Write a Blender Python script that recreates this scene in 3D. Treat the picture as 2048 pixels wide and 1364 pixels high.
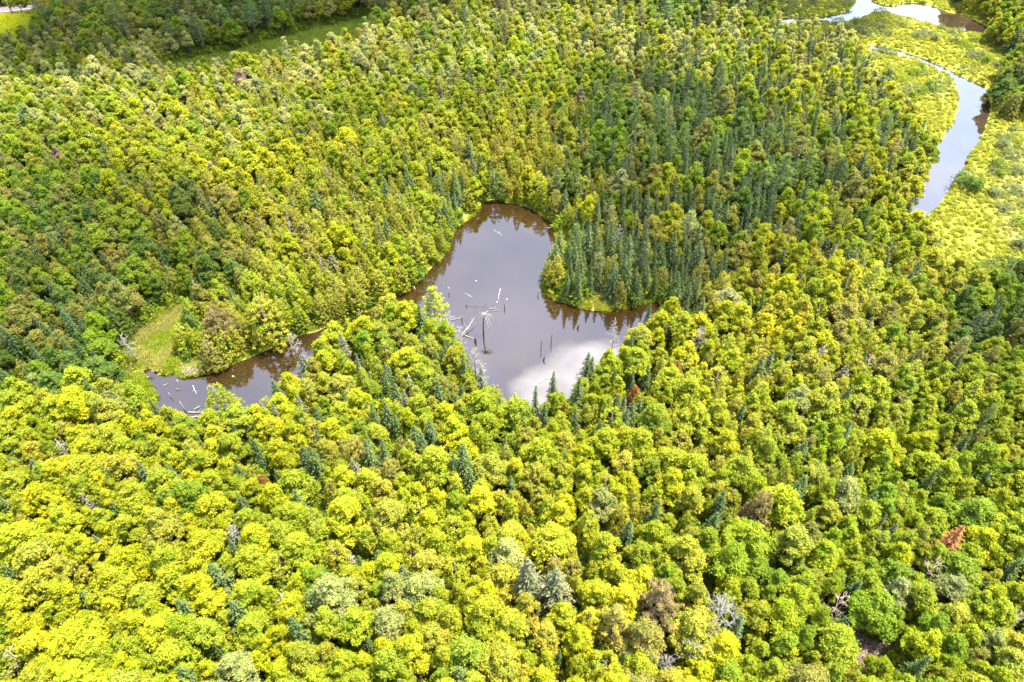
import bpy, math, random
import numpy as np
from mathutils import Vector

RS = np.random.RandomState(7)
random.seed(7)
R_ = math.radians
scene = bpy.context.scene
for o in list(bpy.data.objects):
    bpy.data.objects.remove(o, do_unlink=True)

# ------------------------------------------------------------------ camera
CH = 110.0          # flying height above the pond
PITCH = 45.0        # degrees below the horizon
FPX = 1365.0        # focal length in photograph pixels (2048 wide)
cam_data = bpy.data.cameras.new('camera')
cam_data.sensor_width = 36.0
cam_data.lens = 36.0 * FPX / 2048.0
cam_data.clip_start = 1.0
cam_data.clip_end = 12000.0
cam = bpy.data.objects.new('camera', cam_data)
scene.collection.objects.link(cam)
cam.location = (0, 0, CH)
cam.rotation_euler = (R_(90.0 - PITCH), 0, 0)
scene.camera = cam

# ------------------------------------------------------------------ light
SUN_DIR = Vector((0.33, 0.10, 1.0)).normalized()      # towards the sun
sun_el = math.asin(SUN_DIR.z)
sun_az = math.atan2(SUN_DIR.x, SUN_DIR.y)             # clockwise from +Y
world = bpy.data.worlds.new('World')
scene.world = world
world.use_nodes = True
wn, wl = world.node_tree.nodes, world.node_tree.links
wn.clear()
w_out = wn.new('ShaderNodeOutputWorld')
w_bg = wn.new('ShaderNodeBackground')
w_sky = wn.new('ShaderNodeTexSky')
w_sky.sky_type = 'NISHITA'
w_sky.sun_disc = False
w_sky.sun_elevation = sun_el
w_sky.sun_rotation = sun_az
w_sky.air_density = 1.0
w_sky.dust_density = 1.5
w_bg.inputs['Strength'].default_value = 0.15
# thin high cloud all over the sky
w_tc = wn.new('ShaderNodeTexCoord')
w_map = wn.new('ShaderNodeMapping')
w_map.inputs['Scale'].default_value = (1.0, 1.0, 1.8)
w_no = wn.new('ShaderNodeTexNoise')
w_no.inputs['Scale'].default_value = 2.2
w_no.inputs['Detail'].default_value = 5.0
w_no.inputs['Roughness'].default_value = 0.55
w_cr = wn.new('ShaderNodeValToRGB')
w_cr.color_ramp.elements[0].position = 0.36
w_cr.color_ramp.elements[0].color = (0.12, 0.12, 0.12, 1)
w_cr.color_ramp.elements[1].position = 0.68
w_cr.color_ramp.elements[1].color = (0.7, 0.7, 0.7, 1)
w_mx = wn.new('ShaderNodeMix')
w_mx.data_type = 'RGBA'
w_mx.inputs['B'].default_value = (5.2, 5.5, 7.0, 1)
wl.new(w_tc.outputs['Generated'], w_map.inputs['Vector'])
wl.new(w_map.outputs['Vector'], w_no.inputs['Vector'])
wl.new(w_no.outputs['Fac'], w_cr.inputs['Fac'])
wl.new(w_cr.outputs['Color'], w_mx.inputs['Factor'])
wl.new(w_sky.outputs['Color'], w_mx.inputs['A'])
wl.new(w_mx.outputs['Result'], w_bg.inputs['Color'])
wl.new(w_bg.outputs['Background'], w_out.inputs['Surface'])

sd = bpy.data.lights.new('sun', 'SUN')
sd.energy = 5.0
sd.angle = R_(0.5)
sd.color = (1.0, 0.94, 0.82)
sun = bpy.data.objects.new('sun', sd)
scene.collection.objects.link(sun)
sun.rotation_euler = (-SUN_DIR).to_track_quat('-Z', 'Y').to_euler()
sun.location = (200, 220, 800)

scene.view_settings.view_transform = 'Standard'
scene.view_settings.look = 'None'
scene.view_settings.exposure = 2.66
scene.view_settings.gamma = 1.0
scene.view_settings.use_curve_mapping = False
cy = scene.cycles
cy.max_bounces = 6
cy.diffuse_bounces = 4
cy.glossy_bounces = 2
cy.transmission_bounces = 3
cy.transparent_max_bounces = 8
cy.sample_clamp_indirect = 5.0
cy.caustics_reflective = False
cy.caustics_refractive = False
cy.use_denoising = True
cy.denoiser = 'OPENIMAGEDENOISE'
cy.denoising_input_passes = 'RGB_ALBEDO_NORMAL'
cy.denoising_prefilter = 'ACCURATE'

# ------------------------------------------------------------------ geometry of the view
SP, CP = math.sin(R_(PITCH)), math.cos(R_(PITCH))
def at(u, v, z=0.0):
    """the place at height z that photograph pixel (u, v) looks at -> (x, y)"""
    a, b = (u - 1024.0) / FPX, (682.0 - v) / FPX
    dx, dy, dz = a, b * SP + CP, b * CP - SP
    t = (z - CH) / dz
    return dx * t, dy * t
def px(x, y, z=0.0):
    """photograph pixel of a world point (arrays allowed) -> u, v, depth"""
    zc = y * CP + (CH - z) * SP
    yc = y * SP - (CH - z) * CP
    return 1024.0 + FPX * x / zc, 682.0 - FPX * yc / zc, zc
def poly(pts):
    return np.array([at(u, v) for u, v in pts])
def inside(P, x, y):
    c = np.zeros(x.shape, bool)
    n = len(P)
    for i in range(n):
        x0, y0 = P[i]; x1, y1 = P[(i + 1) % n]
        if y0 == y1: continue
        m = ((y0 > y) != (y1 > y)) & (x < (x1 - x0) * (y - y0) / (y1 - y0) + x0)
        c ^= m
    return c
def sdist(P, x, y):
    """signed distance, negative inside"""
    d = np.full(x.shape, 1e9)
    n = len(P)
    for i in range(n):
        ax, ay = P[i]; bx, by = P[(i + 1) % n]
        ex, ey = bx - ax, by - ay
        L = ex * ex + ey * ey + 1e-9
        t = np.clip(((x - ax) * ex + (y - ay) * ey) / L, 0, 1)
        d = np.minimum(d, np.hypot(x - ax - t * ex, y - ay - t * ey))
    return np.where(inside(P, x, y), -d, d)
def wob(x, y, s=1.0, k=0.0):
    """smooth pseudo noise in about -1..1"""
    x = x / s; y = y / s
    return (np.sin(x * 1.3 + 1.7 * np.sin(y * .9 + k) + k) + np.sin(y * 1.1 + 1.9 * np.sin(x * .7 + 2 * k) + 2.1 * k)
            + .6 * np.sin(2.3 * x - 1.9 * y + 3 * k) + .5 * np.sin(3.1 * y + 2.2 * x + k)) / 2.6

# ------------------------------------------------------------------ outlines (pixels of the photograph at ground level)
POND = poly([(966,404),(978,400),(992,399),(1012,404),(1040,407),(1066,418),(1090,436),(1106,447),(1111,463),(1113,484),
    (1104,505),(1094,528),(1086,550),(1083,573),(1092,592),(1112,601),(1136,608),(1158,616),(1185,622),(1215,624),(1245,620),(1270,614),(1292,606),(1316,602),
    (1330,618),(1318,640),(1292,664),(1264,690),(1238,718),(1218,725),(1187,772),(1140,815),(1082,842),(1040,850),(1012,836),(988,806),(968,776),(950,748),
    (925,722),(893,696),(868,668),(835,650),(800,636),(745,664),(700,690),(655,722),(610,765),(570,808),(530,848),(490,862),(450,872),(415,872),(380,862),(345,848),(310,832),(286,808),(276,780),
    (262,762),(262,745),(276,737),(290,742),(300,731),(309,742),(330,752),(345,745),(353,741),(354,750),(368,757),(390,752),(412,748),(440,740),(480,722),(520,706),(560,689),(600,671),(640,657),
    (680,645),(720,632),(760,612),(795,592),(815,579),(840,562),(858,538),(880,522),(897,500),(902,472),(920,450),(942,437),(958,418)])
WEED = poly([(262,752),(280,745),(293,757),(300,770),(310,785),(318,800),(302,806),(284,802),(272,778)])
RIVER = poly([(1738,91),(1764,93),(1800,101),(1850,117),(1890,135),(1920,152),(1950,165),(1968,172),(1976,188),(1982,205),(1980,228),(1973,252),(1963,272),
    (1955,288),(1941,305),(1934,325),(1925,345),(1908,362),(1898,376),(1893,392),(1880,408),(1862,424),(1846,440),(1835,452),(1832,478),(1822,492),(1810,485),(1806,460),(1812,435),(1816,408),
    (1825,398),(1835,380),(1848,366),(1857,345),(1867,328),(1870,305),(1873,290),(1886,279),(1890,265),(1905,252),(1912,228),(1918,212),(1915,190),(1912,171),(1900,152),
    (1885,145),(1860,133),(1830,120),(1790,110),(1760,103),(1738,100)])
UPRIV = poly([(1545,16),(1570,22),(1556,36),(1590,36),(1630,36),(1664,32),(1688,25),(1704,17),(1711,4),(1714,-14),(1700,-40),(1722,-40),(1734,-10),(1748,4),(1772,11),(1790,13),(1810,5),
    (1842,6),(1872,14),(1892,23),(1922,30),(1946,38),(1962,48),(1985,56),(2060,66),(2060,80),(1980,76),(1955,70),(1932,65),(1900,59),(1870,52),(1840,44),(1815,36),(1790,32),(1765,25),(1746,25),
    (1731,32),(1716,39),(1697,44),(1665,47),(1625,41),(1590,44),(1572,52),(1556,54),(1540,44),(1535,25)])
POOL = poly([(1712,124),(1736,125),(1742,137),(1732,151),(1712,150)])
MARSH = poly([(1600,-70),(1560,-5),(1545,25),(1545,60),(1552,92),(1610,96),(1655,106),(1690,122),(1714,140),(1722,170),(1760,205),(1800,235),(1822,270),(1835,305),(1848,330),
    (1850,350),(1835,375),(1812,405),(1806,440),(1800,480),(1830,510),(1870,545),(1905,580),(1950,596),(2000,580),(2060,560),(2180,540),(2600,520),(2600,-70)])
MEADOW = poly([(240,742),(246,720),(262,690),(285,655),(310,632),(345,618),(372,606),(392,612),(388,640),(372,660),(366,700),(372,722),(420,722),(420,745),(368,757),(300,745)])
FIELD = poly([(330,195),(330,140),(380,122),(440,104),(500,93),(560,84),(620,72),(675,61),(735,48),(760,62),(735,116),(640,140),(520,168),(400,186)])
LIME = poly([(-140,36),(0,34),(66,34),(96,50),(92,130),(0,150),(-140,160)])
CLEAR = poly([(1652,1298),(1690,1276),(1740,1282),(1768,1308),(1760,1340),(1712,1360),(1668,1356),(1645,1330)])
GAP1 = poly([(1150,1050),(1190,1060),(1205,1085),(1180,1105),(1155,1085)])
GAP2 = poly([(985,1245),(1020,1225),(1030,1270),(1005,1310),(982,1290)])
BANK = poly([(1166,604),(1190,594),(1212,594),(1222,606),(1210,624),(1185,624),(1162,616)])
BANK2 = poly([(1106,462),(1140,466),(1142,500),(1118,530),(1100,520)])
ROAD_A, ROAD_B = at(-140, 40), at(430, -26)

def water_sd(x, y):
    d = sdist(POND, x, y)
    d = np.maximum(d, -sdist(WEED, x, y))
    for P in (RIVER, UPRIV, POOL):
        d = np.minimum(d, sdist(P, x, y))
    return d
def road_d(x, y):
    ax, ay = ROAD_A; bx, by = ROAD_B
    ex, ey = bx - ax, by - ay
    t = ((x - ax) * ex + (y - ay) * ey) / (ex * ex + ey * ey)
    return np.hypot(x - ax - t * ex, y - ay - t * ey)
def ground_z(x, y, d=None):
    x = np.asarray(x, float); y = np.asarray(y, float)
    if d is None: d = water_sd(x, y)
    dd = d + .35 * wob(x, y, 1.6) + .5 * wob(x, y, 4.3, 2)
    low = np.minimum(sdist(MARSH, x, y), sdist(MEADOW, x, y))
    rise = np.clip((np.minimum(d, low) - 4) / 30, 0, 1)
    hill = 2.5 + 2.6 * wob(x, y, 34, 1.0) + 1.0 * wob(x, y, 13, 3.0)
    z = np.where(dd < 0, np.maximum(dd * .45, -1.6), np.minimum(.12 + dd * .22, .55)) + np.where(dd > 1, .12 * (1 + wob(x, y, 2.2, 5)), 0) * np.clip(dd - 1, 0, 1)
    rd = np.clip((road_d(x, y) - 6) / 12, 0, 1)
    return z + rise * hill * rd * (d > 0)

# ------------------------------------------------------------------ materials
def mat(name):
    m = bpy.data.materials.new(name)
    m.use_nodes = True
    m.node_tree.nodes.clear()
    return m, m.node_tree.nodes, m.node_tree.links
def simple_mat(name, col, rough=.9, scale=6.0, var=.35, spec=.2):
    m, n, l = mat(name)
    out = n.new('ShaderNodeOutputMaterial'); b = n.new('ShaderNodeBsdfPrincipled')
    tc = n.new('ShaderNodeTexCoord'); no = n.new('ShaderNodeTexNoise'); no.inputs['Scale'].default_value = scale
    no.inputs['Detail'].default_value = 4
    cr = n.new('ShaderNodeValToRGB')
    cr.color_ramp.elements[0].position = .3; cr.color_ramp.elements[1].position = .7
    cr.color_ramp.elements[0].color = (*[c * (1 - var) for c in col], 1)
    cr.color_ramp.elements[1].color = (*[c * (1 + var) for c in col], 1)
    l.new(tc.outputs['Object'], no.inputs['Vector']); l.new(no.outputs['Fac'], cr.inputs['Fac'])
    l.new(cr.outputs['Color'], b.inputs['Base Color'])
    b.inputs['Roughness'].default_value = rough
    b.inputs['Specular IOR Level'].default_value = spec
    bp = n.new('ShaderNodeBump'); bp.inputs['Strength'].default_value = .4; bp.inputs['Distance'].default_value = .03
    l.new(no.outputs['Fac'], bp.inputs['Height']); l.new(bp.outputs['Normal'], b.inputs['Normal'])
    l.new(b.outputs['BSDF'], out.inputs['Surface'])
    return m
def leaf_mat(name, trans=.38, rough=.6, spec=.1, warm=(1.15, 1.15, .55)):
    m, n, l = mat(name)
    out = n.new('ShaderNodeOutputMaterial')
    at_ = n.new('ShaderNodeAttribute'); at_.attribute_type = 'INSTANCER'; at_.attribute_name = 'tint'
    lv = n.new('ShaderNodeAttribute'); lv.attribute_type = 'GEOMETRY'; lv.attribute_name = 'leaf_tone'
    mul = n.new('ShaderNodeVectorMath'); mul.operation = 'SCALE'
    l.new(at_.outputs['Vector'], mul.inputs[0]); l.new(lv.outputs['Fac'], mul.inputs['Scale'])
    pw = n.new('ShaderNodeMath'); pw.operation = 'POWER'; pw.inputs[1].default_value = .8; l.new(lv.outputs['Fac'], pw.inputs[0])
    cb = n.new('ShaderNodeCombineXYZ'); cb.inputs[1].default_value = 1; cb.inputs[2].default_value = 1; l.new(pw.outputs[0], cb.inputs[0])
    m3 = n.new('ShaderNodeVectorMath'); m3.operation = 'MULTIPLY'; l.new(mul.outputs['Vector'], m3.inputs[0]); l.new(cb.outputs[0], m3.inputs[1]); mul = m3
    w = n.new('ShaderNodeVectorMath'); w.operation = 'MULTIPLY'; w.inputs[1].default_value = warm
    l.new(mul.outputs['Vector'], w.inputs[0])
    b = n.new('ShaderNodeBsdfPrincipled'); b.inputs['Roughness'].default_value = rough
    b.inputs['Specular IOR Level'].default_value = spec
    l.new(mul.outputs['Vector'], b.inputs['Base Color'])
    t = n.new('ShaderNodeBsdfTranslucent'); l.new(w.outputs['Vector'], t.inputs['Color'])
    mx = n.new('ShaderNodeMixShader'); mx.inputs['Fac'].default_value = trans
    l.new(b.outputs['BSDF'], mx.inputs[1]); l.new(t.outputs['BSDF'], mx.inputs[2])
    l.new(mx.outputs['Shader'], out.inputs['Surface'])
    return m
M_LEAF = leaf_mat('leaf', .5)
M_NEEDLE = leaf_mat('needle', .3, .7, .12, (1.2, 1.1, .7))
M_BARK = simple_mat('bark', (.12, .095, .075), .9, 5)
M_GREY = simple_mat('bleached_wood', (.17, .155, .14), .85, 7, .25)
M_DARKWOOD = simple_mat('wet_wood', (.045, .035, .028), .6, 6)
M_STICKS = simple_mat('dry_sticks', (.24, .18, .14), .9, 3)
M_ROCK = simple_mat('stone', (.4, .38, .36), .85, 5)
M_ASPHALT = simple_mat('asphalt', (.085, .082, .08), .95, 1.2, .2)
M_LINE = simple_mat('road_paint', (.7, .7, .66), .8, 2, .1)
M_GLASS = simple_mat('insulator', (.35, .36, .36), .3, 4, .1, .5)

# ground
mg, n, l = mat('ground')
out = n.new('ShaderNodeOutputMaterial'); b = n.new('ShaderNodeBsdfPrincipled')
ca = n.new('ShaderNodeAttribute'); ca.attribute_type = 'GEOMETRY'; ca.attribute_name = 'soil'
tc = n.new('ShaderNodeTexCoord')
n1 = n.new('ShaderNodeTexNoise'); n1.inputs['Scale'].default_value = .9; n1.inputs['Detail'].default_value = 8; n1.inputs['Roughness'].default_value = .7
mr = n.new('ShaderNodeMapRange'); mr.inputs['From Min'].default_value = .3; mr.inputs['From Max'].default_value = .7
mr.inputs['To Min'].default_value = .55; mr.inputs['To Max'].default_value = 1.5
sc_ = n.new('ShaderNodeVectorMath'); sc_.operation = 'SCALE'
l.new(tc.outputs['Object'], n1.inputs['Vector']); l.new(n1.outputs['Fac'], mr.inputs['Value'])
l.new(ca.outputs['Vector'], sc_.inputs[0]); l.new(mr.outputs['Result'], sc_.inputs['Scale'])
l.new(sc_.outputs['Vector'], b.inputs['Base Color']); b.inputs['Roughness'].default_value = .95
b.inputs['Specular IOR Level'].default_value = .1
bp = n.new('ShaderNodeBump'); bp.inputs['Strength'].default_value = .8; bp.inputs['Distance'].default_value = .15
l.new(n1.outputs['Fac'], bp.inputs['Height']); l.new(bp.outputs['Normal'], b.inputs['Normal'])
l.new(b.outputs['BSDF'], out.inputs['Surface'])

# water: tea-brown and muddy below a glossy face
def water_mat(name, mud, ior, rough):
    m, n, l = mat(name)
    out = n.new('ShaderNodeOutputMaterial')
    tc = n.new('ShaderNodeTexCoord')
    n1 = n.new('ShaderNodeTexNoise'); n1.inputs['Scale'].default_value = .09; n1.inputs['Detail'].default_value = 5
    cr = n.new('ShaderNodeValToRGB')
    cr.color_ramp.elements[0].position = .3; cr.color_ramp.elements[1].position = .72
    cr.color_ramp.elements[0].color = (*[c * .75 for c in mud], 1)
    cr.color_ramp.elements[1].color = (*[c * 1.3 for c in mud], 1)
    df = n.new('ShaderNodeBsdfDiffuse'); gl = n.new('ShaderNodeBsdfGlossy'); gl.inputs['Roughness'].default_value = rough
    gl.inputs['Color'].default_value = (1, 1, 1, 1)
    n2 = n.new('ShaderNodeTexNoise'); n2.inputs['Scale'].default_value = 1.7; n2.inputs['Detail'].default_value = 3
    bp = n.new('ShaderNodeBump'); bp.inputs['Strength'].default_value = .05; bp.inputs['Distance'].default_value = .02
    fr = n.new('ShaderNodeFresnel'); fr.inputs['IOR'].default_value = ior
    mx = n.new('ShaderNodeMixShader')
    l.new(tc.outputs['Object'], n1.inputs['Vector']); l.new(n1.outputs['Fac'], cr.inputs['Fac']); l.new(cr.outputs['Color'], df.inputs['Color'])
    l.new(tc.outputs['Object'], n2.inputs['Vector']); l.new(n2.outputs['Fac'], bp.inputs['Height']); l.new(bp.outputs['Normal'], gl.inputs['Normal'])
    l.new(fr.outputs['Fac'], mx.inputs['Fac']); l.new(df.outputs['BSDF'], mx.inputs[1]); l.new(gl.outputs['BSDF'], mx.inputs[2])
    l.new(mx.outputs['Shader'], out.inputs['Surface'])
    return m
M_POND = water_mat('pond_water', (.0125, .0070, .0022), 1.78, .010)
M_RIVER = water_mat('river_water', (.018, .012, .007), 2.0, .02)

# clouds
def cloud_mat(name, dens, lo=.6):
    m, n, l = mat(name)
    out = n.new('ShaderNodeOutputMaterial')
    tc = n.new('ShaderNodeTexCoord')
    no = n.new('ShaderNodeTexNoise'); no.inputs['Scale'].default_value = .02; no.inputs['Detail'].default_value = 4
    mr = n.new('ShaderNodeMapRange'); mr.inputs['From Min'].default_value = .35; mr.inputs['From Max'].default_value = .6
    mr.inputs['To Min'].default_value = lo; mr.inputs['To Max'].default_value = 1.0
    at_ = n.new('ShaderNodeAttribute'); at_.attribute_type = 'GEOMETRY'; at_.attribute_name = 'thick'
    mm = n.new('ShaderNodeMath'); mm.operation = 'MULTIPLY'; m4 = n.new('ShaderNodeMath'); m4.operation = 'MULTIPLY'; m4.inputs[1].default_value = dens
    tr = n.new('ShaderNodeBsdfTransparent'); tl = n.new('ShaderNodeBsdfTranslucent'); tl.inputs['Color'].default_value = (.97, .96, .98, 1)
    mx = n.new('ShaderNodeMixShader')
    l.new(tc.outputs['Object'], no.inputs['Vector']); l.new(no.outputs['Fac'], mr.inputs['Value'])
    l.new(mr.outputs['Result'], mm.inputs[0]); l.new(at_.outputs['Fac'], mm.inputs[1]); l.new(mm.outputs[0], m4.inputs[0]); l.new(m4.outputs[0], mx.inputs['Fac'])
    l.new(tr.outputs['BSDF'], mx.inputs[1]); l.new(tl.outputs['BSDF'], mx.inputs[2])
    l.new(mx.outputs['Shader'], out.inputs['Surface'])
    return m

# ------------------------------------------------------------------ mesh helpers
COL = scene.collection
def mk_mesh(name, V, F, m, tone=None, smooth=False):
    """V (n,3), F list or (k,4)/(k,3) array"""
    me = bpy.data.meshes.new(name)
    V = np.asarray(V, np.float32)
    if isinstance(F, np.ndarray):
        k = F.shape[1]
        me.vertices.add(len(V)); me.vertices.foreach_set('co', V.ravel())
        me.loops.add(F.size); me.loops.foreach_set('vertex_index', F.astype(np.int32).ravel())
        me.polygons.add(len(F)); me.polygons.foreach_set('loop_start', np.arange(0, F.size, k, dtype=np.int32))
        me.update(calc_edges=True)
    else:
        me.from_pydata(V.tolist(), [], F)
    if tone is not None:
        a = me.attributes.new('leaf_tone', 'FLOAT', 'FACE')
        a.data.foreach_set('value', np.asarray(tone, np.float32))
    if smooth:
        me.polygons.foreach_set('use_smooth', np.ones(len(me.polygons), bool))
    me.materials.append(m)
    me.validate()
    return me
def link(name, data, parent=None):
    o = bpy.data.objects.new(name, data)
    COL.objects.link(o)
    if parent is not None: o.parent = parent
    return o
def tag(o, label=None, cat=None, group=None, kind=None):
    if label: o['label'] = label
    if cat: o['category'] = cat
    if group: o['group'] = group
    if kind: o['kind'] = kind
    return o
def thing(name, x, y, z, label, cat, group=None, rz=0., s=(1, 1, 1)):
    o = bpy.data.objects.new(name, None); COL.objects.link(o)
    o.empty_display_size = .5
    o.location = (x, y, z); o.rotation_euler = (0, 0, rz); o.scale = s
    return tag(o, label, cat, group)
def unit(a):
    return a / (np.linalg.norm(a, axis=-1, keepdims=True) + 1e-9)
def cards(P, N, T, L, W):
    """diamond leaves: centre, normal, long direction, length, width"""
    T = unit(T - N * (T * N).sum(-1, keepdims=True))
    B = np.cross(N, T)
    L = np.asarray(L).reshape(-1, 1); W = np.asarray(W).reshape(-1, 1)
    V = np.stack([P - T * L * .5, P + B * W * .5 + T * L * .05, P + T * L * .5, P - B * W * .5 + T * L * .05], 1).reshape(-1, 3)
    F = np.arange(len(V)).reshape(-1, 4)
    return V, F
class Tubes:
    def __init__(s): s.V = []; s.F = []
    def tube(s, pts, rad, k=5, cap=True):
        b = sum(len(v) for v in s.V)
        pts = [np.array(p, float) for p in pts]
        for i, p in enumerate(pts):
            d = pts[min(i + 1, len(pts) - 1)] - pts[max(i - 1, 0)]
            d = d / (np.linalg.norm(d) + 1e-9)
            a = np.cross(d, (0, 0, 1.) if abs(d[2]) < .9 else (1., 0, 0)); a /= np.linalg.norm(a) + 1e-9
            c = np.cross(d, a)
            th = np.linspace(0, 2 * math.pi, k, endpoint=False)
            s.V.append(p + rad[i] * (np.outer(np.cos(th), a) + np.outer(np.sin(th), c)))
        for i in range(len(pts) - 1):
            for j in range(k):
                s.F.append((b + i * k + j, b + i * k + (j + 1) % k, b + (i + 1) * k + (j + 1) % k, b + (i + 1) * k + j))
        if cap:
            s.F.append(tuple(b + j for j in range(k))[::-1])
            s.F.append(tuple(b + (len(pts) - 1) * k + j for j in range(k)))
    def mesh(s, name, m): return mk_mesh(name, np.concatenate(s.V), s.F, m, smooth=True)

# ------------------------------------------------------------------ tree models (unit size in metres, scaled when set out)
def clump_leaves(r, C, D, rad, m, flat=.8):
    """m leaves wrapped round each clump centre C (outer side D): every clump shades like a little leafy ball"""
    k = len(C)
    g = unit(r.normal(size=(k, m, 3)) + .55 * D[:, None, :] + np.array([0, 0, .35]))
    q = rad[:, None, None] * r.uniform(.4, 1.5, (k, m, 1))
    P = C[:, None, :] + g * q * np.array([1, 1, flat])
    N = unit(g * 1.0 + np.array([0, 0, .35]) + r.normal(size=(k, m, 3)) * .55)
    T = unit(g * .5 + D[:, None, :] * .6 + r.normal(size=(k, m, 3)) * .7)
    return P.reshape(-1, 3), N.reshape(-1, 3), T.reshape(-1, 3)

def m_broadleaf(seed, R=3.0, H=11.0, low=3.4, cone=.0):
    r = np.random.RandomState(seed)
    hc = H - low
    nl = r.randint(13, 18)
    lobes = [(np.array([r.normal() * .25, r.normal() * .25, H - .3 * R]), .27 * R)]
    for i in range(nl):
        t = (i + .6) / nl
        a = i * 2.4 + r.uniform(-.5, .5)
        q = math.sqrt(t) * r.uniform(.75, 1.28)
        h = H - .25 * R - hc * (.10 + .62 * q ** (1.25 + cone)) * r.uniform(.8, 1.12)
        lobes.append((np.array([math.cos(a) * R * .74 * q, math.sin(a) * R * .74 * q, h]), R * r.uniform(.17, .36)))
    CS, DS, RS_, TN = [], [], [], []
    mid = np.array([0, 0, H - hc * .55])
    for c, rl in lobes:
        k = int(25 * (rl / .8) ** 2) + 5
        out = unit(c - mid)
        d = unit(r.normal(size=(k, 3)) + np.array([0, 0, .35]) + .7 * out)
        cp = c + d * rl * r.uniform(.55, 1.4, (k, 1)) * np.array([1, 1, .9])
        keep = np.ones(k, bool)
        for c2, r2 in lobes:
            if c2 is not c: keep &= np.linalg.norm(cp - c2, axis=1) > r2 * .7
        cp, d = cp[keep], d[keep]
        CS.append(cp); DS.append(d); RS_.append(r.uniform(.24, .46, len(cp))); TN.append(r.uniform(.9, 1.1) * r.uniform(.86, 1.14, len(cp)))
    C, D, rad, tn = map(np.concatenate, (CS, DS, RS_, TN))
    m = 30
    C = C * np.array([1, r.uniform(.82, 1.0), 1]); P, N, T = clump_leaves(r, C, D, rad, m)
    TNN = np.repeat(tn, m) * r.uniform(.78, 1.2, len(P))
    V, F = cards(P, N, T, r.uniform(.22, .44, len(P)), r.uniform(.12, .22, len(P)))
    crown = mk_mesh('broadleaf_crown', V, F, M_LEAF, TNN)
    tb = Tubes()
    tb.tube([(0, 0, -.6), (.05, 0, 2), (-.05, .08, low + hc * .4), (0, 0, H - .4 * R)], [.2, .16, .1, .03], 6)
    for c, rl in lobes[1:]:
        z0 = max(low * .7, c[2] - 1.8 - r.rand())
        tb.tube([(0, 0, z0), tuple(c * .5 + np.array([0, 0, z0 * .5 - .1])), tuple(c)], [.08, .05, .02], 4, False)
    return crown, tb.mesh('broadleaf_trunk', M_BARK)

def m_cedar(seed, R=2.3, H=10.5, low=.8, power=.75):
    r = np.random.RandomState(seed)
    n_c = 250
    t = 1 - np.sqrt(r.rand(n_c)) * .99                      # more clumps low down
    z = low + t * (H - low)
    ph = r.rand(6) * 6.3
    a = r.rand(n_c) * 2 * math.pi
    lump = 1 + .16 * np.sin(3 * a + ph[0] + 5 * t) + .12 * np.sin(5 * a + ph[1] - 9 * t)
    rr = (R * (1 - t) ** power * lump + .1) * r.uniform(.74, 1.12, n_c)
    C = np.stack([np.cos(a) * rr, np.sin(a) * rr, z], 1)
    D = unit(np.stack([np.cos(a), np.sin(a), np.full(n_c, .5)], 1))
    m = 30
    P, N, T = clump_leaves(r, C, D, r.uniform(.2, .36, n_c), m, .9)
    TNN = np.repeat(r.uniform(.84, 1.16, n_c), m) * r.uniform(.78, 1.2, len(P))
    V, F = cards(P, N, T, r.uniform(.18, .32, len(P)), r.uniform(.09, .16, len(P)))
    crown = mk_mesh('cedar_crown', V, F, M_LEAF, TNN)
    tb = Tubes(); tb.tube([(0, 0, -.6), (0, 0, H * .5), (0, 0, H - .2)], [.17, .1, .02], 6)
    for k in range(12):
        z0 = low + .4 + k * (H - low) * .07; a0 = k * 2.4
        q = R * (1 - (z0 - low) / (H - low)) * .8
        tb.tube([(0, 0, z0), (math.cos(a0) * q, math.sin(a0) * q, z0 + .3)], [.04, .015], 3, False)
    return crown, tb.mesh('cedar_trunk', M_BARK)

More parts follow.
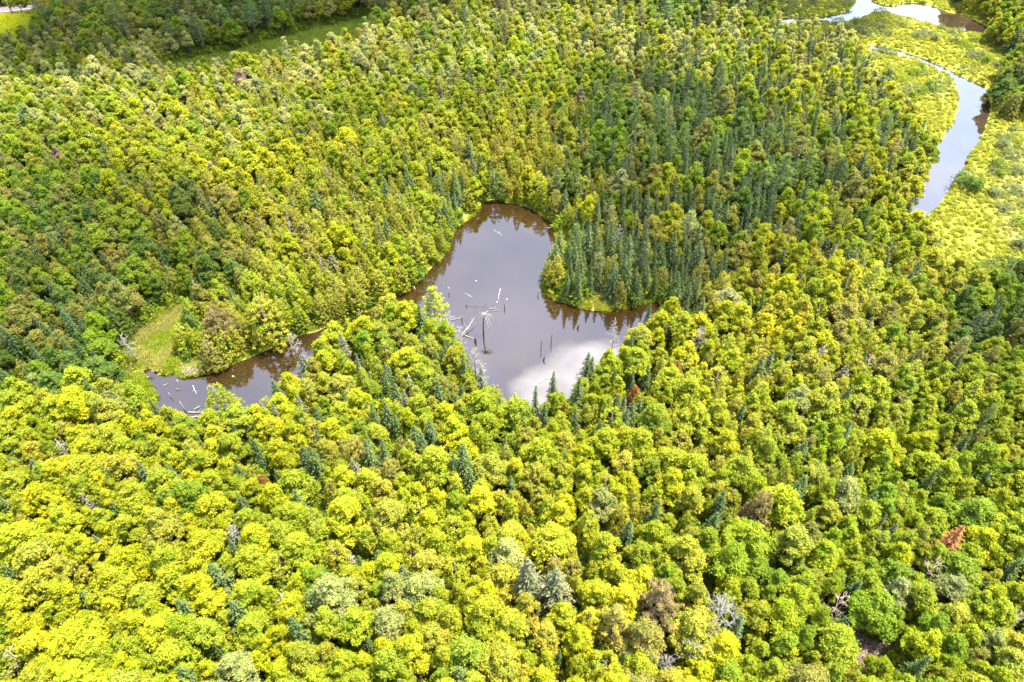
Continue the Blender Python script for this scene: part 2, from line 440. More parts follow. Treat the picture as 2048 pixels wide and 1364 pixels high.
def m_spruce(seed, R=1.7, H=12.0, low=1.0, sparse=1.0, power=.85, droop=.35):
    r = np.random.RandomState(seed)
    PS, NS, TS, LS, WS, TN = [], [], [], [], [], []
    tb = Tubes(); tb.tube([(0, 0, -.6), (0, 0, H * .5), (0, 0, H + .1)], [.17, .1, .015], 6)
    nt = int(26 * H / 12)
    for i in range(nt):
        t = (i + r.rand() * .6) / nt
        z = low + t * (H - low)
        q = R * (1 - t) ** power * r.uniform(.85, 1.12) + .1
        nb = max(4, int((5 + 6 * (1 - t)) * sparse))
        a0 = r.rand() * 6.3
        for j in range(nb):
            a = a0 + j * 2 * math.pi / nb + r.uniform(-.2, .2)
            L = q * r.uniform(.6, 1.25)
            d = np.array([math.cos(a), math.sin(a), 0])
            s = np.array([-d[1], d[0], 0])
            k = max(3, int(L * 11))
            u = (np.arange(k) + r.rand(k)) / k
            side = r.choice([-1, 1], k)
            base = np.outer(u * L, d) + np.array([0, 0, z]) + np.stack([0 * u, 0 * u, -droop * L * u ** 1.3 + .1 * L * u ** 3], 1)
            w = .30 * (1 - u * .7) * min(1, L + .25)
            off = s * (side * w * r.rand(k))[:, None]
            PS.append(base + off + r.normal(size=(k, 3)) * .035)
            NS.append(unit(np.array([0, 0, .75]) + d * .6 + r.normal(size=(k, 3)) * .38))
            TS.append(unit(d + s * side[:, None] * .7 - np.array([0, 0, droop * .8])))
            LS.append(r.uniform(.26, .42, k)); WS.append(r.uniform(.11, .18, k))
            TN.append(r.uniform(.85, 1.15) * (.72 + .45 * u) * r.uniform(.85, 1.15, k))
            if L > .7 and j % 2 == 0:
                tb.tube([(0, 0, z), tuple(d * L * .8 + np.array([0, 0, z - droop * L * .7]))], [.03, .01], 3, False)
    k = 14
    PS.append(np.stack([r.normal(size=k) * .05, r.normal(size=k) * .05, H - r.rand(k) * .6], 1)); NS.append(unit(r.normal(size=(k, 3))))
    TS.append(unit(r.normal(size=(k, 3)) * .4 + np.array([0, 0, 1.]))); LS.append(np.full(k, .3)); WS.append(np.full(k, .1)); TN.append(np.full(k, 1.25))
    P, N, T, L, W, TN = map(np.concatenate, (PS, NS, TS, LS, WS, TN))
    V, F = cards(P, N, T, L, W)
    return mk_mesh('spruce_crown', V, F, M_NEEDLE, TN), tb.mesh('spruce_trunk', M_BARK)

def m_pine(seed, R=3.2, H=14.0, low=5.0):
    r = np.random.RandomState(seed)
    PS, NS, TS, TN = [], [], [], []
    tb = Tubes(); tb.tube([(0, 0, -.6), (.05, 0, H * .5), (0, 0, H - .2)], [.24, .16, .03], 6)
    nt = 11
    for i in range(nt):
        t = (i + .3 * r.rand()) / (nt - .5)
        z = low + t * (H - low)
        q = R * (.5 + .5 * math.sin(math.pi * min(1, t * .9 + .28))) * (1 - t) ** .45 + .3
        nb = r.randint(5, 8)
        a0 = r.rand() * 6.3
        for j in range(nb):
            a = a0 + j * 2 * math.pi / nb + r.uniform(-.3, .3)
            L = q * r.uniform(.6, 1.12)
            d = np.array([math.cos(a), math.sin(a), r.uniform(.05, .35)])
            tb.tube([(0, 0, z), tuple(np.array([0, 0, z]) + d * L)], [.05, .015], 4, False)
            nc = max(2, int(L * 2.6))
            for c in range(nc):
                u = .35 + .7 * (c + r.rand() * .6) / nc
                cp = np.array([0, 0, z]) + d * L * u + np.array([-d[1], d[0], 0]) * r.uniform(-.4, .4) * u
                m = 22
                dirs = unit(r.normal(size=(m, 3)) + d * .9 + np.array([0, 0, .5]))
                PS.append(cp + dirs * r.uniform(.08, .34, (m, 1)) * np.array([1.2, 1.2, .7]))
                TS.append(dirs); NS.append(unit(r.normal(size=(m, 3)) * .6 + np.array([0, 0, .8])))
                TN.append(r.uniform(.8, 1.2) * r.uniform(.8, 1.2, m))
    P, N, T, TN = map(np.concatenate, (PS, NS, TS, TN))
    V, F = cards(P, N, T, r.uniform(.3, .46, len(P)), r.uniform(.07, .12, len(P)))
    return mk_mesh('pine_crown', V, F, M_NEEDLE, TN), tb.mesh('pine_trunk', M_BARK)

def m_shrub(seed, R=1.3, H=1.9, m_leaf=None, n_c=60, leaf=.2):
    r = np.random.RandomState(seed)
    PS, NS, TN = [], [], []
    tb = Tubes()
    d = unit(r.normal(size=(n_c, 3)) + np.array([0, 0, .6])); d[:, 2] = np.abs(d[:, 2])
    C = d * np.array([R, R, H * .8]) * r.uniform(.6, 1.05, (n_c, 1)) + np.array([0, 0, H * .18])
    for p, dd in zip(C, d):
        m = 16
        PS.append(p + r.normal(size=(m, 3)) * np.array([.17, .17, .12])); NS.append(unit(dd * .6 + np.array([0, 0, .4]) + r.normal(size=(m, 3)) * .55))
        TN.append(r.uniform(.8, 1.2) * r.uniform(.75, 1.2, m))
    for k in range(0, n_c, 6):
        tb.tube([(0, 0, -.2), tuple(C[k] * np.array([.5, .5, .6])), tuple(C[k])], [.04, .025, .01], 3, False)
    P, N, TN = map(np.concatenate, (PS, NS, TN))
    V, F = cards(P, N, unit(r.normal(size=P.shape)), r.uniform(.7, 1.3, len(P)) * leaf, r.uniform(.4, .75, len(P)) * leaf)
    return mk_mesh('shrub_leaves', V, F, m_leaf or M_LEAF, TN), tb.mesh('shrub_stems', M_BARK)

def m_tuft(seed, R=.55, H=.8, k=70, wid=.07, flat=.5):
    r = np.random.RandomState(seed)
    a = r.rand(k) * 6.3; q = np.sqrt(r.rand(k)) * R
    base = np.stack([np.cos(a) * q, np.sin(a) * q, np.zeros(k)], 1)
    tip = unit(np.stack([np.cos(a) * q / R * flat, np.sin(a) * q / R * flat, np.ones(k)], 1) + r.normal(size=(k, 3)) * .25)
    L = H * r.uniform(.6, 1.1, k)
    P = base + tip * L[:, None] * .5
    N = unit(np.cross(tip, r.normal(size=(k, 3))) + np.array([0, 0, .6]))
    V, F = cards(P, N, tip, L, np.full(k, wid * 1.6))
    return mk_mesh('grass_tuft', V, F, M_LEAF, r.uniform(.7, 1.25, k))

def m_bare(seed, R=3.0, H=10.0, low=3.0, spread=.8, n_main=11, sub=4, up=.5, material=None, twig=.02, r0=.18):
    """leafless tree: tapered trunk, main limbs, forked branches and twigs"""
    r = np.random.RandomState(seed)
    trunk = Tubes(); br = Tubes()
    bend = r.normal(size=2) * .25
    def axis(z): return np.array([bend[0] * (z / H) ** 2, bend[1] * (z / H) ** 2, z])
    trunk.tube([axis(z) for z in (-.6, H * .3, H * .65, H)], [r0, r0 * .75, r0 * .45, .03], 6)
    for i in range(n_main):
        t = (i + r.rand() * .5) / n_main
        p0 = axis(low + t * (H - low) * .96)
        a = i * 2.4 + r.rand() * .6
        L = R * (1 - t) ** spread * r.uniform(.7, 1.15) + .3
        d = unit(np.array([math.cos(a), math.sin(a), up * r.uniform(.5, 1.2)]))
        p1 = p0 + d * L * .5 + r.normal(size=3) * .08; p2 = p1 + unit(d + r.normal(size=3) * .28) * L * .55
        rb = .035 + .02 * (1 - t)
        br.tube([p0, p1, p2], [rb, rb * .7, .014], 4, False)
        for j in range(sub):
            u = r.uniform(.25, .95); q0 = p0 + (p1 - p0) * u * 2 if u < .5 else p1 + (p2 - p1) * (u - .5) * 2
            e = unit(d + r.normal(size=3) * .75); l2 = L * r.uniform(.25, .5)
            q1 = q0 + e * l2
            br.tube([q0, q0 + e * l2 * .5 + r.normal(size=3) * .05, q1], [.026, twig, .01], 3, False)
            for k in range(2):
                f = unit(e + r.normal(size=3) * .8)
                br.tube([q0 + e * l2 * r.uniform(.3, .9), q1 + f * l2 * .45], [twig, .009], 3, False)
    m = material or M_GREY
    return br.mesh('bare_branches', m), trunk.mesh('bare_trunk', m)

MODELS = {
    'broadleaf': [m_broadleaf(s, R=r, H=h, low=lo) for s, r, h, lo in ((1,3.0,11,3.6),(2,2.8,12,4),(3,3.2,10.5,3),(4,2.7,11.5,3.6),(5,3.1,11.5,4),(6,2.9,10.8,3.2),(7,3.3,12,4.2),(8,2.6,11,3.4))],
    'cedar': [m_cedar(s, R=r, H=h, power=p) for s, r, h, p in ((11,2.3,10.5,.7),(12,2.1,11,.8),(13,2.5,10.5,.62),(14,2.2,11.5,.75),(15,2.6,10,.55),(16,1.9,10.5,.8))],
    'spruce': [m_spruce(s, R=r, H=h, power=p) for s, r, h, p in ((21,1.9,12,.8),(22,1.65,12.5,.75),(23,2.1,11.5,.72),(24,1.5,12,.9),(25,2.0,12.5,.7))],
    'pine': [m_pine(s, R=r, H=h, low=lo) for s, r, h, lo in ((31,3.2,14,4.5),(32,2.9,14.5,5),(33,3.4,13.5,4),(34,2.8,14,3.5))],
}
KIND = {   # key: (object name, category, group, spacing radius, words)
    'broadleaf': ('broadleaf_tree', 'tree', 'broadleaf trees of the woods', 1.6, 'broadleaf tree'),
    'cedar': ('cedar_tree', 'tree', 'conical yellow-green trees of the woods', 1.45, 'conical cedar tree'),
    'spruce': ('spruce_tree', 'tree', 'spruces of the woods', 1.3, 'spruce tree'),
    'pine': ('pine_tree', 'tree', 'pines of the woods', 2.4, 'pine tree'),
}
TONES = {
    'lime-yellow': (.236, .250, .008), 'yellow-green': (.186, .216, .011), 'fresh green': (.132, .182, .011), 'deep green': (.080, .120, .017),
    'golden-green': (.204, .204, .018), 'pale grey-green': (.18, .20, .055), 'pale straw-green': (.25, .255, .07), 'olive': (.155, .150, .026),
    'blue-green': (.058, .088, .023), 'dark green': (.046, .074, .016), 'grey-green': (.085, .095, .042), 'rust-brown': (.23, .10, .032), 'brown-olive': (.13, .10, .035),
}
PROFILE = {  # broadleaf tone mixes
    'L': (('lime-yellow', 48), ('yellow-green', 38), ('fresh green', 6), ('golden-green', 8)),
    'Y': (('yellow-green', 50), ('lime-yellow', 22), ('golden-green', 17), ('fresh green', 8), ('pale grey-green', 1), ('olive', 2)),
    'G': (('yellow-green', 48), ('fresh green', 24), ('lime-yellow', 10), ('golden-green', 13), ('olive', 4), ('pale grey-green', 1)),
    'D': (('fresh green', 38), ('deep green', 30), ('olive', 18), ('pale grey-green', 6)),
    'O': (('golden-green', 30), ('olive', 25), ('yellow-green', 30), ('fresh green', 15)),
    'P': (('pale straw-green', 45), ('yellow-green', 28), ('golden-green', 12), ('pale grey-green', 10), ('fresh green', 5)),
}
CEDAR_T = {'D': (('olive', 55), ('golden-green', 25), ('deep green', 20)), 'P': (('pale straw-green', 45), ('golden-green', 55)), None: (('golden-green', 55), ('yellow-green', 38), ('olive', 7))}
SPRUCE_T = {'D': (('dark green', 65), ('blue-green', 35)), None: (('blue-green', 60), ('dark green', 30), ('grey-green', 10))}
PINE_T = {'D': (('dark green', 45), ('deep green', 35), ('olive', 20)), None: (('olive', 50), ('deep green', 30), ('yellow-green', 20))}
# u, v, broadleaf, cedar, spruce, pine, profile
ANCH = [(100,900,90,5,5,0,'L'),(300,1050,88,5,7,0,'L'),(500,1250,90,3,7,0,'L'),(100,1250,97,1,2,0,'L'),(700,1050,75,20,5,0,'Y'),(850,1250,85,12,3,0,'Y'),(1100,950,58,37,5,0,'Y'),(1250,1000,50,45,5,0,'Y'),
 (1200,1280,78,14,4,4,'Y'),(1500,1000,55,42,3,0,'Y'),(1450,850,50,45,5,0,'Y'),(1600,1200,87,9,2,2,'G'),(1850,1250,88,6,6,0,'G'),(1900,1000,85,8,7,0,'G'),(1950,800,72,15,8,5,'G'),(1750,900,55,38,7,0,'Y'),
 (1500,650,60,30,10,0,'Y'),(1750,700,45,40,10,5,'O'),(1950,650,60,15,15,10,'D'),(1300,720,70,22,8,0,'L'),(1180,800,40,15,45,0,'Y'),(1100,860,40,15,45,0,'Y'),(950,850,40,30,30,0,'Y'),(900,720,45,25,30,0,'Y'),
 (820,800,32,22,46,0,'Y'),(720,780,55,15,30,0,'Y'),(650,850,62,10,28,0,'L'),(700,680,40,55,5,0,'Y'),(550,620,10,85,5,0,'Y'),(480,660,8,90,2,0,'Y'),(430,520,45,50,5,0,'D'),(200,560,55,40,5,0,'D'),(60,640,60,20,20,0,'D'),
 (150,690,42,28,30,0,'D'),(60,740,45,10,45,0,'D'),(100,450,85,10,5,0,'D'),(150,350,80,15,5,0,'G'),(350,330,60,35,5,0,'Y'),(100,230,70,25,5,0,'P'),(300,180,65,30,5,0,'P'),(500,200,60,35,5,0,'P'),(700,250,60,38,2,0,'G'),
 (600,430,40,55,5,0,'Y'),(750,450,25,70,5,0,'Y'),(870,380,20,42,38,0,'Y'),(830,320,50,45,5,0,'Y'),(900,120,70,10,5,15,'P'),(700,130,65,10,5,20,'P'),(1100,80,70,8,12,10,'P'),(1400,80,70,5,25,0,'P'),(1600,100,60,5,35,0,'P'),
 (1450,180,52,5,43,0,'Y'),(1650,250,50,5,40,5,'Y'),(1750,330,55,2,33,10,'G'),(1100,180,85,5,0,10,'G'),(1250,220,42,3,22,33,'D'),(1200,300,40,10,20,30,'D'),(1350,300,22,3,38,37,'D'),(1500,300,30,4,40,26,'D'),(1500,400,26,4,42,28,'D'),(1620,380,40,4,34,22,'D'),(1350,220,35,3,30,32,'D'),(1080,300,12,83,5,0,'Y'),(1150,380,8,64,28,0,'Y'),
 (1250,380,35,20,30,15,'D'),(1350,430,42,8,38,12,'G'),(1450,480,45,5,40,10,'D'),(1150,520,5,15,68,12,'D'),(1250,560,5,15,70,10,'D'),(1350,560,12,8,75,5,'D'),(1600,450,55,12,23,10,'G'),(1700,500,50,25,20,5,'Y'),(1800,420,65,12,23,0,'Y'),
 (1550,550,58,25,17,0,'Y'),(1850,550,60,28,12,0,'O'),(1700,800,35,60,5,0,'Y'),(150,110,50,5,10,35,'D'),(200,60,50,0,10,40,'D'),(500,40,45,0,8,47,'D'),(900,10,50,0,8,42,'D'),(1400,0,50,0,15,35,'D'),(40,5,95,0,2,3,'L'),(2010,50,70,0,5,25,'G'),(2020,180,55,0,10,35,'D'),
 (1500,-40,60,0,10,30,'D'),(-150,300,75,15,10,0,'P'),(-150,700,60,20,20,0,'D'),(2200,900,80,15,5,0,'G'),(2250,700,70,15,10,5,'D'),(-150,1100,92,4,4,0,'L'),(1000,1500,85,10,5,0,'Y')]
ANX = np.array([(a[0], a[1]) for a in ANCH], float)
KEYS = ('broadleaf', 'cedar', 'spruce', 'pine')
def pick(pairs, q):
    s = sum(w for _, w in pairs); q *= s
    for k, w in pairs:
        q -= w
        if q <= 0: return k
    return pairs[-1][0]

# ------------------------------------------------------------------ ground sheet
def axis_coords(lo, hi, step, far):
    a = np.arange(lo, hi + step, step)
    e = np.geomspace(6, far, 12)
    return np.concatenate([lo - e[::-1], a, a[-1] + e])
gx = axis_coords(-270, 330, 1.5, 5000); gy = axis_coords(-20, 470, 1.5, 5000)
GX, GY = np.meshgrid(gx, gy)
GD = water_sd(GX, GY)
GZ = ground_z(GX, GY, GD)
nx, ny = len(gx), len(gy)
idx = np.arange(nx * ny).reshape(ny, nx)
F = np.stack([idx[:-1, :-1], idx[:-1, 1:], idx[1:, 1:], idx[1:, :-1]], -1).reshape(-1, 4)
V = np.stack([GX, GY, GZ], -1).reshape(-1, 3)
me = mk_mesh('ground', V, F, mg, smooth=True)
soil = np.zeros((ny, nx, 3)); soil[:] = (.062, .043, .028)
def paint(m, c, soft=1.5):
    w = np.clip(.5 - m / soft, 0, 1)[..., None]
    soil[:] = soil * (1 - w) + np.array(c) * w
far_ = np.hypot(GX, GY - 150) - 420
paint(far_, (.09, .10, .02), -60)
paint(GD - 2.0, (.13, .15, .018))
paint(sdist(MARSH, GX, GY), (.15, .165, .014), 3)
reed = sdist(poly([(2010,300),(1990,400),(2010,480),(2100,520),(2400,500),(2300,280),(2060,270)]), GX, GY)
paint(reed, (.17, .165, .035), 6)
paint(sdist(MEADOW, GX, GY), (.17, .21, .02), 2)
paint(sdist(MEADOW, GX, GY) + 4 + 3 * wob(GX, GY, 2.5), (.24, .21, .06), 3)
paint(sdist(FIELD, GX, GY) - 6, (.14, .18, .018), 6)
paint(sdist(LIME, GX, GY), (.27, .27, .012), 3)
paint(sdist(CLEAR, GX, GY), (.070, .043, .025), 3)
paint(sdist(BANK, GX, GY), (.22, .19, .05), 2)
paint(sdist(poly([(1165,612),(1185,600),(1205,596),(1212,604),(1190,614),(1172,618)]), GX, GY), (.38, .29, .17), 1.5)
paint(sdist(BANK2, GX, GY), (.2, .22, .015), 2)
paint(GD + .2, (.07, .045, .02), .8)
ca_ = me.attributes.new('soil', 'FLOAT_VECTOR', 'POINT')
ca_.data.foreach_set('vector', soil.reshape(-1).astype(np.float32))
ground = link('ground', me)
tag(ground, 'leaf-littered forest floor with marshy green banks', kind='structure')

def sheet(name, P, m, label, pad=3):
    x0, y0 = P.min(0) - pad; x1, y1 = P.max(0) + pad
    o = link(name, mk_mesh(name, [(x0, y0, 0), (x1, y0, 0), (x1, y1, 0), (x0, y1, 0)], [(0, 1, 2, 3)], m))
    return tag(o, label, kind='structure')
sheet('pond', POND, M_POND, 'still brown pond reflecting the sky')
rv = np.concatenate([RIVER, POOL, UPRIV])
sheet('river', rv, M_RIVER, 'winding river through the marsh')

# road far behind
rdx, rdy = ROAD_B[0] - ROAD_A[0], ROAD_B[1] - ROAD_A[1]
rl = math.hypot(rdx, rdy); ux, uy = rdx / rl, rdy / rl
RV, RF = [], []; LV, LF = [], []
for i in range(41):
    s = i / 40 * rl
    cx, cy_ = ROAD_A[0] + ux * s, ROAD_A[1] + uy * s
    for k, wd in enumerate((-3.2, 3.2)):
        X, Y = cx - uy * wd, cy_ + ux * wd
        RV.append((X, Y, .75))
    for wd in (-2.95, -2.8):
        LV.append((cx - uy * wd, cy_ + ux * wd, .756))
    if i: RF.append((2*i-2, 2*i, 2*i+1, 2*i-1)); LF.append((2*i-2, 2*i, 2*i+1, 2*i-1))
road = link('road', mk_mesh('road', RV, RF, M_ASPHALT)); tag(road, 'grey country road behind the far woods', kind='structure')
link('road_marking', mk_mesh('road_marking', LV, LF, M_LINE), road)['kind'] = 'structure'

# ------------------------------------------------------------------ setting out the trees
GRID = {}
CELL = 4.0
def near_ok(x, y, r, f=1.0):
    cx, cy_ = int(math.floor(x / CELL)), int(math.floor(y / CELL))
    for i in (-2, -1, 0, 1, 2):
        for j in (-2, -1, 0, 1, 2):
            for (X, Y, Rr) in GRID.get((cx + i, cy_ + j), ()):
                if (X - x) ** 2 + (Y - y) ** 2 < (r + Rr) ** 2 * f: return False
    return True
def occupy(x, y, r):
    GRID.setdefault((int(math.floor(x / CELL)), int(math.floor(y / CELL))), []).append((x, y, r))

trees = []      # dicts
# trees that the photograph lets one pick out: (kind, tip u, tip v, height, width scale, tone, model, label)
PICKED = [
 ('spruce', 1056, 1118, 15.5, 1.45, 'grey-green', 0, 'tall grey-green spruce, the left and taller of two standing side by side above the maples'),
 ('spruce', 1112, 1138, 14.5, 1.45, 'grey-green', 2, 'grey-green spruce, the right and shorter of two standing side by side above the maples'),
 ('spruce', 1930, 1051, 13.5, 1.15, 'rust-brown', 2, 'dead spruce with orange-rust needles still on, leaning out of green crowns'),
 ('spruce', 924, 885, 14, 1.35, 'blue-green', 0, 'tallest spruce of the tight dark clump below the pond tip'),
 ('spruce', 905, 905, 12, 1.2, 'blue-green', 1, 'thin spruce on the left edge of the tight dark clump below the pond tip'),
 ('spruce', 938, 935, 11, 1.3, 'blue-green', 4, 'short spruce low on the right of the tight dark clump near the pond tip'),
 ('spruce', 900, 945, 8, 1.1, 'blue-green', 1, 'smallest pale-tipped spruce at the foot of the tight dark clump'),
 ('spruce', 418, 1128, 11.5, 1.5, 'blue-green', 2, 'blue-green spruce with sunlit right flank poking out of lime crowns'),
 ('spruce', 352, 1198, 11, 1.5, 'blue-green', 0, 'wide blue-green spruce low among lime crowns, left one of a scattered trio'),
 ('spruce', 460, 1202, 11, 1.4, 'blue-green', 4, 'blue-green spruce low among lime crowns, right one of a scattered trio'),
 ('spruce', 455, 1075, 9.5, 1.1, 'blue-green', 3, 'thin spruce standing just below a white dead treetop'),
 ('spruce', 630, 812, 11, 1.2, 'dark green', 0, 'dark pointed spruce standing alone above yellow crowns by the channel'),
 ('spruce', 1250, 1305, 8, 1.2, 'blue-green', 1, 'little pale blue spruce at a dark gap near the bottom edge'),
 ('spruce', 1120, 1300, 7, 1.0, 'blue-green', 3, 'tiny blue-green spruce sunk between crowns near the bottom edge'),
 ('spruce', 1328, 1258, 8, .9, 'blue-green', 3, 'slender pale-tipped spruce below the big tawny pine'),
 ('spruce', 1880, 935, 12, 1.2, 'dark green', 3, 'dark spruce leaning up to the right beyond the orange dead one'),
 ('spruce', 1945, 862, 11, 1.2, 'dark green', 1, 'dark slanting spruce among green crowns near the right edge'),
 ('spruce', 1775, 1028, 10, 1.0, 'grey-green', 3, 'thin pale-edged spruce leaning right, between green maples'),
 ('spruce', 1862, 1312, 11, 1.2, 'dark green', 1, 'dark spruce slanting over the brown clearing from its right side'),
 ('spruce', 1160, 755, 12.5, 1.3, 'dark green', 0, 'dark spruce spire at the right of the pond\'s near tip'),
 ('spruce', 1072, 770, 11, 1.0, 'dark green', 3, 'narrow spruce spire standing against the bright water at the pond\'s near tip'),
 ('spruce', 1108, 742, 10, 1.1, 'dark green', 1, 'dark spire on the right bank of the pond, just above its near tip'),
 ('spruce', 1178, 705, 12, 1.25, 'dark green', 4, 'tall dark spruce pair member, left, on the right bank of the pond'),
 ('spruce', 1186, 712, 11, 1.2, 'dark green', 0, 'tall dark spruce pair member, right, on the right bank of the pond'),
 ('spruce', 1030, 785, 9.5, 1.2, 'yellow-green', 4, 'sunlit yellow-green young spruce right at the pond\'s near tip'),
 ('spruce', 1302, 600, 8, 1.0, 'blue-green', 1, 'blue-green spruce spire standing in front of the wooded point'),
 ('spruce', 1318, 1000, 11, 1.1, 'dark green', 1, 'lone dark spruce hidden between golden cedars below the rust crown'),
 ('pine', 864, 574, 13.5, 1.2, 'yellow-green', 1, 'pale yellow pine with its bare trunk showing against the pond'),
 ('pine', 1330, 1168, 14.5, 1.15, 'brown-olive', 0, 'big tawny star-shaped pine near the bottom edge'),
 ('pine', 1385, 420, 13, 1.15, 'pale grey-green', 2, 'broad soft grey-green pine behind the wooded point'),
 ('pine', 565, 72, 15, 1.0, 'pale grey-green', 3, 'rounded pine standing up before the far green meadow'),
 ('pine', 1195, 12, 15, .9, 'olive', 1, 'tall pine rising highest on the skyline of the sunlit wood'),
 ('pine', 730, 45, 15, 1.05, 'pale straw-green', 0, 'pale pine at the upper edge of the sunlit wood, right of the far meadow'),
 ('pine', 1010, 20, 15, .9, 'olive', 3, 'dark-sided pine on the skyline, left of the tallest one'),
 ('broadleaf', 650, 1165, 13.5, 1.15, 'pale grey-green', 6, 'big pale grey-green poplar among lime crowns, lower one of a leaning pair'),
 ('broadleaf', 778, 1145, 13, .75, 'pale grey-green', 3, 'slim pale silvery poplar right of the big grey-green one'),
 ('broadleaf', 768, 1222, 12, .95, 'pale grey-green', 0, 'round pale silvery poplar below the slim silvery one'),
 ('broadleaf', 455, 1318, 11, 1.2, 'pale grey-green', 4, 'pale grey-green crown cut by the bottom edge'),
 ('broadleaf', 1010, 1083, 12, 1.05, 'pale straw-green', 5, 'fine-leaved dome-shaped pale green tree just above the twin grey spruces'),
 ('broadleaf', 1705, 958, 12, 1.05, 'pale grey-green', 4, 'whitish-green round maple crown between yellow ones'),
 ('broadleaf', 1607, 772, 12, 1.0, 'pale grey-green', 0, 'pale whitish-green crown left of a tawny one on the slope'),
 ('broadleaf', 1780, 862, 12, 1.25, 'lime-yellow', 6, 'glowing lime-yellow flat-topped crown, brightest on the right slope'),
 ('broadleaf', 120, 1262, 12.5, 1.4, 'lime-yellow', 6, 'huge glowing yellow crown in the bottom left corner'),
 ('broadleaf', 715, 780, 11, 1.0, 'lime-yellow', 2, 'smooth bright lime dome among blue spruces between pond and channel'),
 ('broadleaf', 1585, 550, 12, 1.15, 'lime-yellow', 6, 'bright yellow crown on the ridge behind the dark wooded point'),
 ('broadleaf', 520, 952, 9, .55, 'rust-brown', 2, 'small rust-brown dying crown amid lime-yellow maples'),
 ('broadleaf', 1272, 770, 9, .62, 'rust-brown', 4, 'rust-brown twiggy crown right of the pond\'s near tip'),
 ('broadleaf', 1356, 722, 9.5, .72, 'rust-brown', 1, 'reddish-brown dying crown higher up the slope from the rust one'),
 ('broadleaf', 1128, 806, 8.5, .38, 'rust-brown', 3, 'tiny rust-brown top among spruces at the pond\'s near tip'),
 ('broadleaf', 475, 135, 12, .9, 'pinkish grey', 0, 'pinkish-grey dying crown before the far meadow'),
 ('broadleaf', 1162, 172, 11, .8, 'pinkish grey', 1, 'mauve-grey thin crown in the shaded wood'),
 ('broadleaf', 105, 290, 11, .7, 'pinkish grey', 3, 'brownish-grey dying crown at the left edge of the sunlit wood'),
 ('broadleaf', 628, 198, 10, .7, 'pinkish grey', 3, 'dull mauve bare-looking crown above the pond woods'),
 ('cedar', 1535, 985, 13, 1.15, 'brown-olive', 1, 'tawny dying cedar cone with thin brown foliage'),
 ('cedar', 420, 610, 12.5, 1.45, 'brown-olive', 2, 'broad brown-topped cedar at the right edge of the straw meadow'),
 ('cedar', 515, 596, 13, 1.35, 'golden-green', 4, 'big golden cedar beside the brown-topped one on the channel bank'),
 ('cedar', 425, 770, 9, 1.25, 'yellow-green', 4, 'round-topped yellow-green cedar standing in front of the channel water'),
 ('cedar', 800, 255, 13, 1.0, 'golden-green', 0, 'tall golden cone on the rise above the pond\'s far cove'),
 ('cedar', 1090, 245, 14, 1.0, 'golden-green', 1, 'tallest golden cone behind the pond\'s far cove'),
 ('cedar', 910, 265, 13, 1.05, 'olive', 0, 'dark olive cone left of the golden ones behind the far cove'),
 ('cedar', 1120, 290, 14, 1.0, 'golden-green', 3, 'golden cone right of the tallest one behind the far cove'),
 ('cedar', 1035, 300, 13, .95, 'golden-green', 5, 'golden cone left of the tallest one behind the far cove'),
]
TONES['pinkish grey'] = (.22, .15, .12)
def zed(x, y): return float(ground_z(np.array([x]), np.array([y]))[0])
HB = {k: [m[0].vertices for m in v] for k, v in MODELS.items()}
HT = {k: [max(v.co.z for v in m[0].vertices) for m in vs] for k, vs in MODELS.items()}
for k, u, v, h, w, tone, mi, lab in PICKED:
    x, y = at(u, v, h + 1)
    for _ in range(3):
        z = max(zed(x, y), .1); x, y = at(u, v, h + z)
    s = h / HT[k][mi]
    trees.append(dict(k=k, x=x, y=y, z=z, sz=s, sx=s * w, m=mi, tone=tone, lab=lab, rz=random.random() * 6.3, jit=(1, 1, 1), picked=True))
    occupy(x, y, KIND[k][3] * s * w * .85)
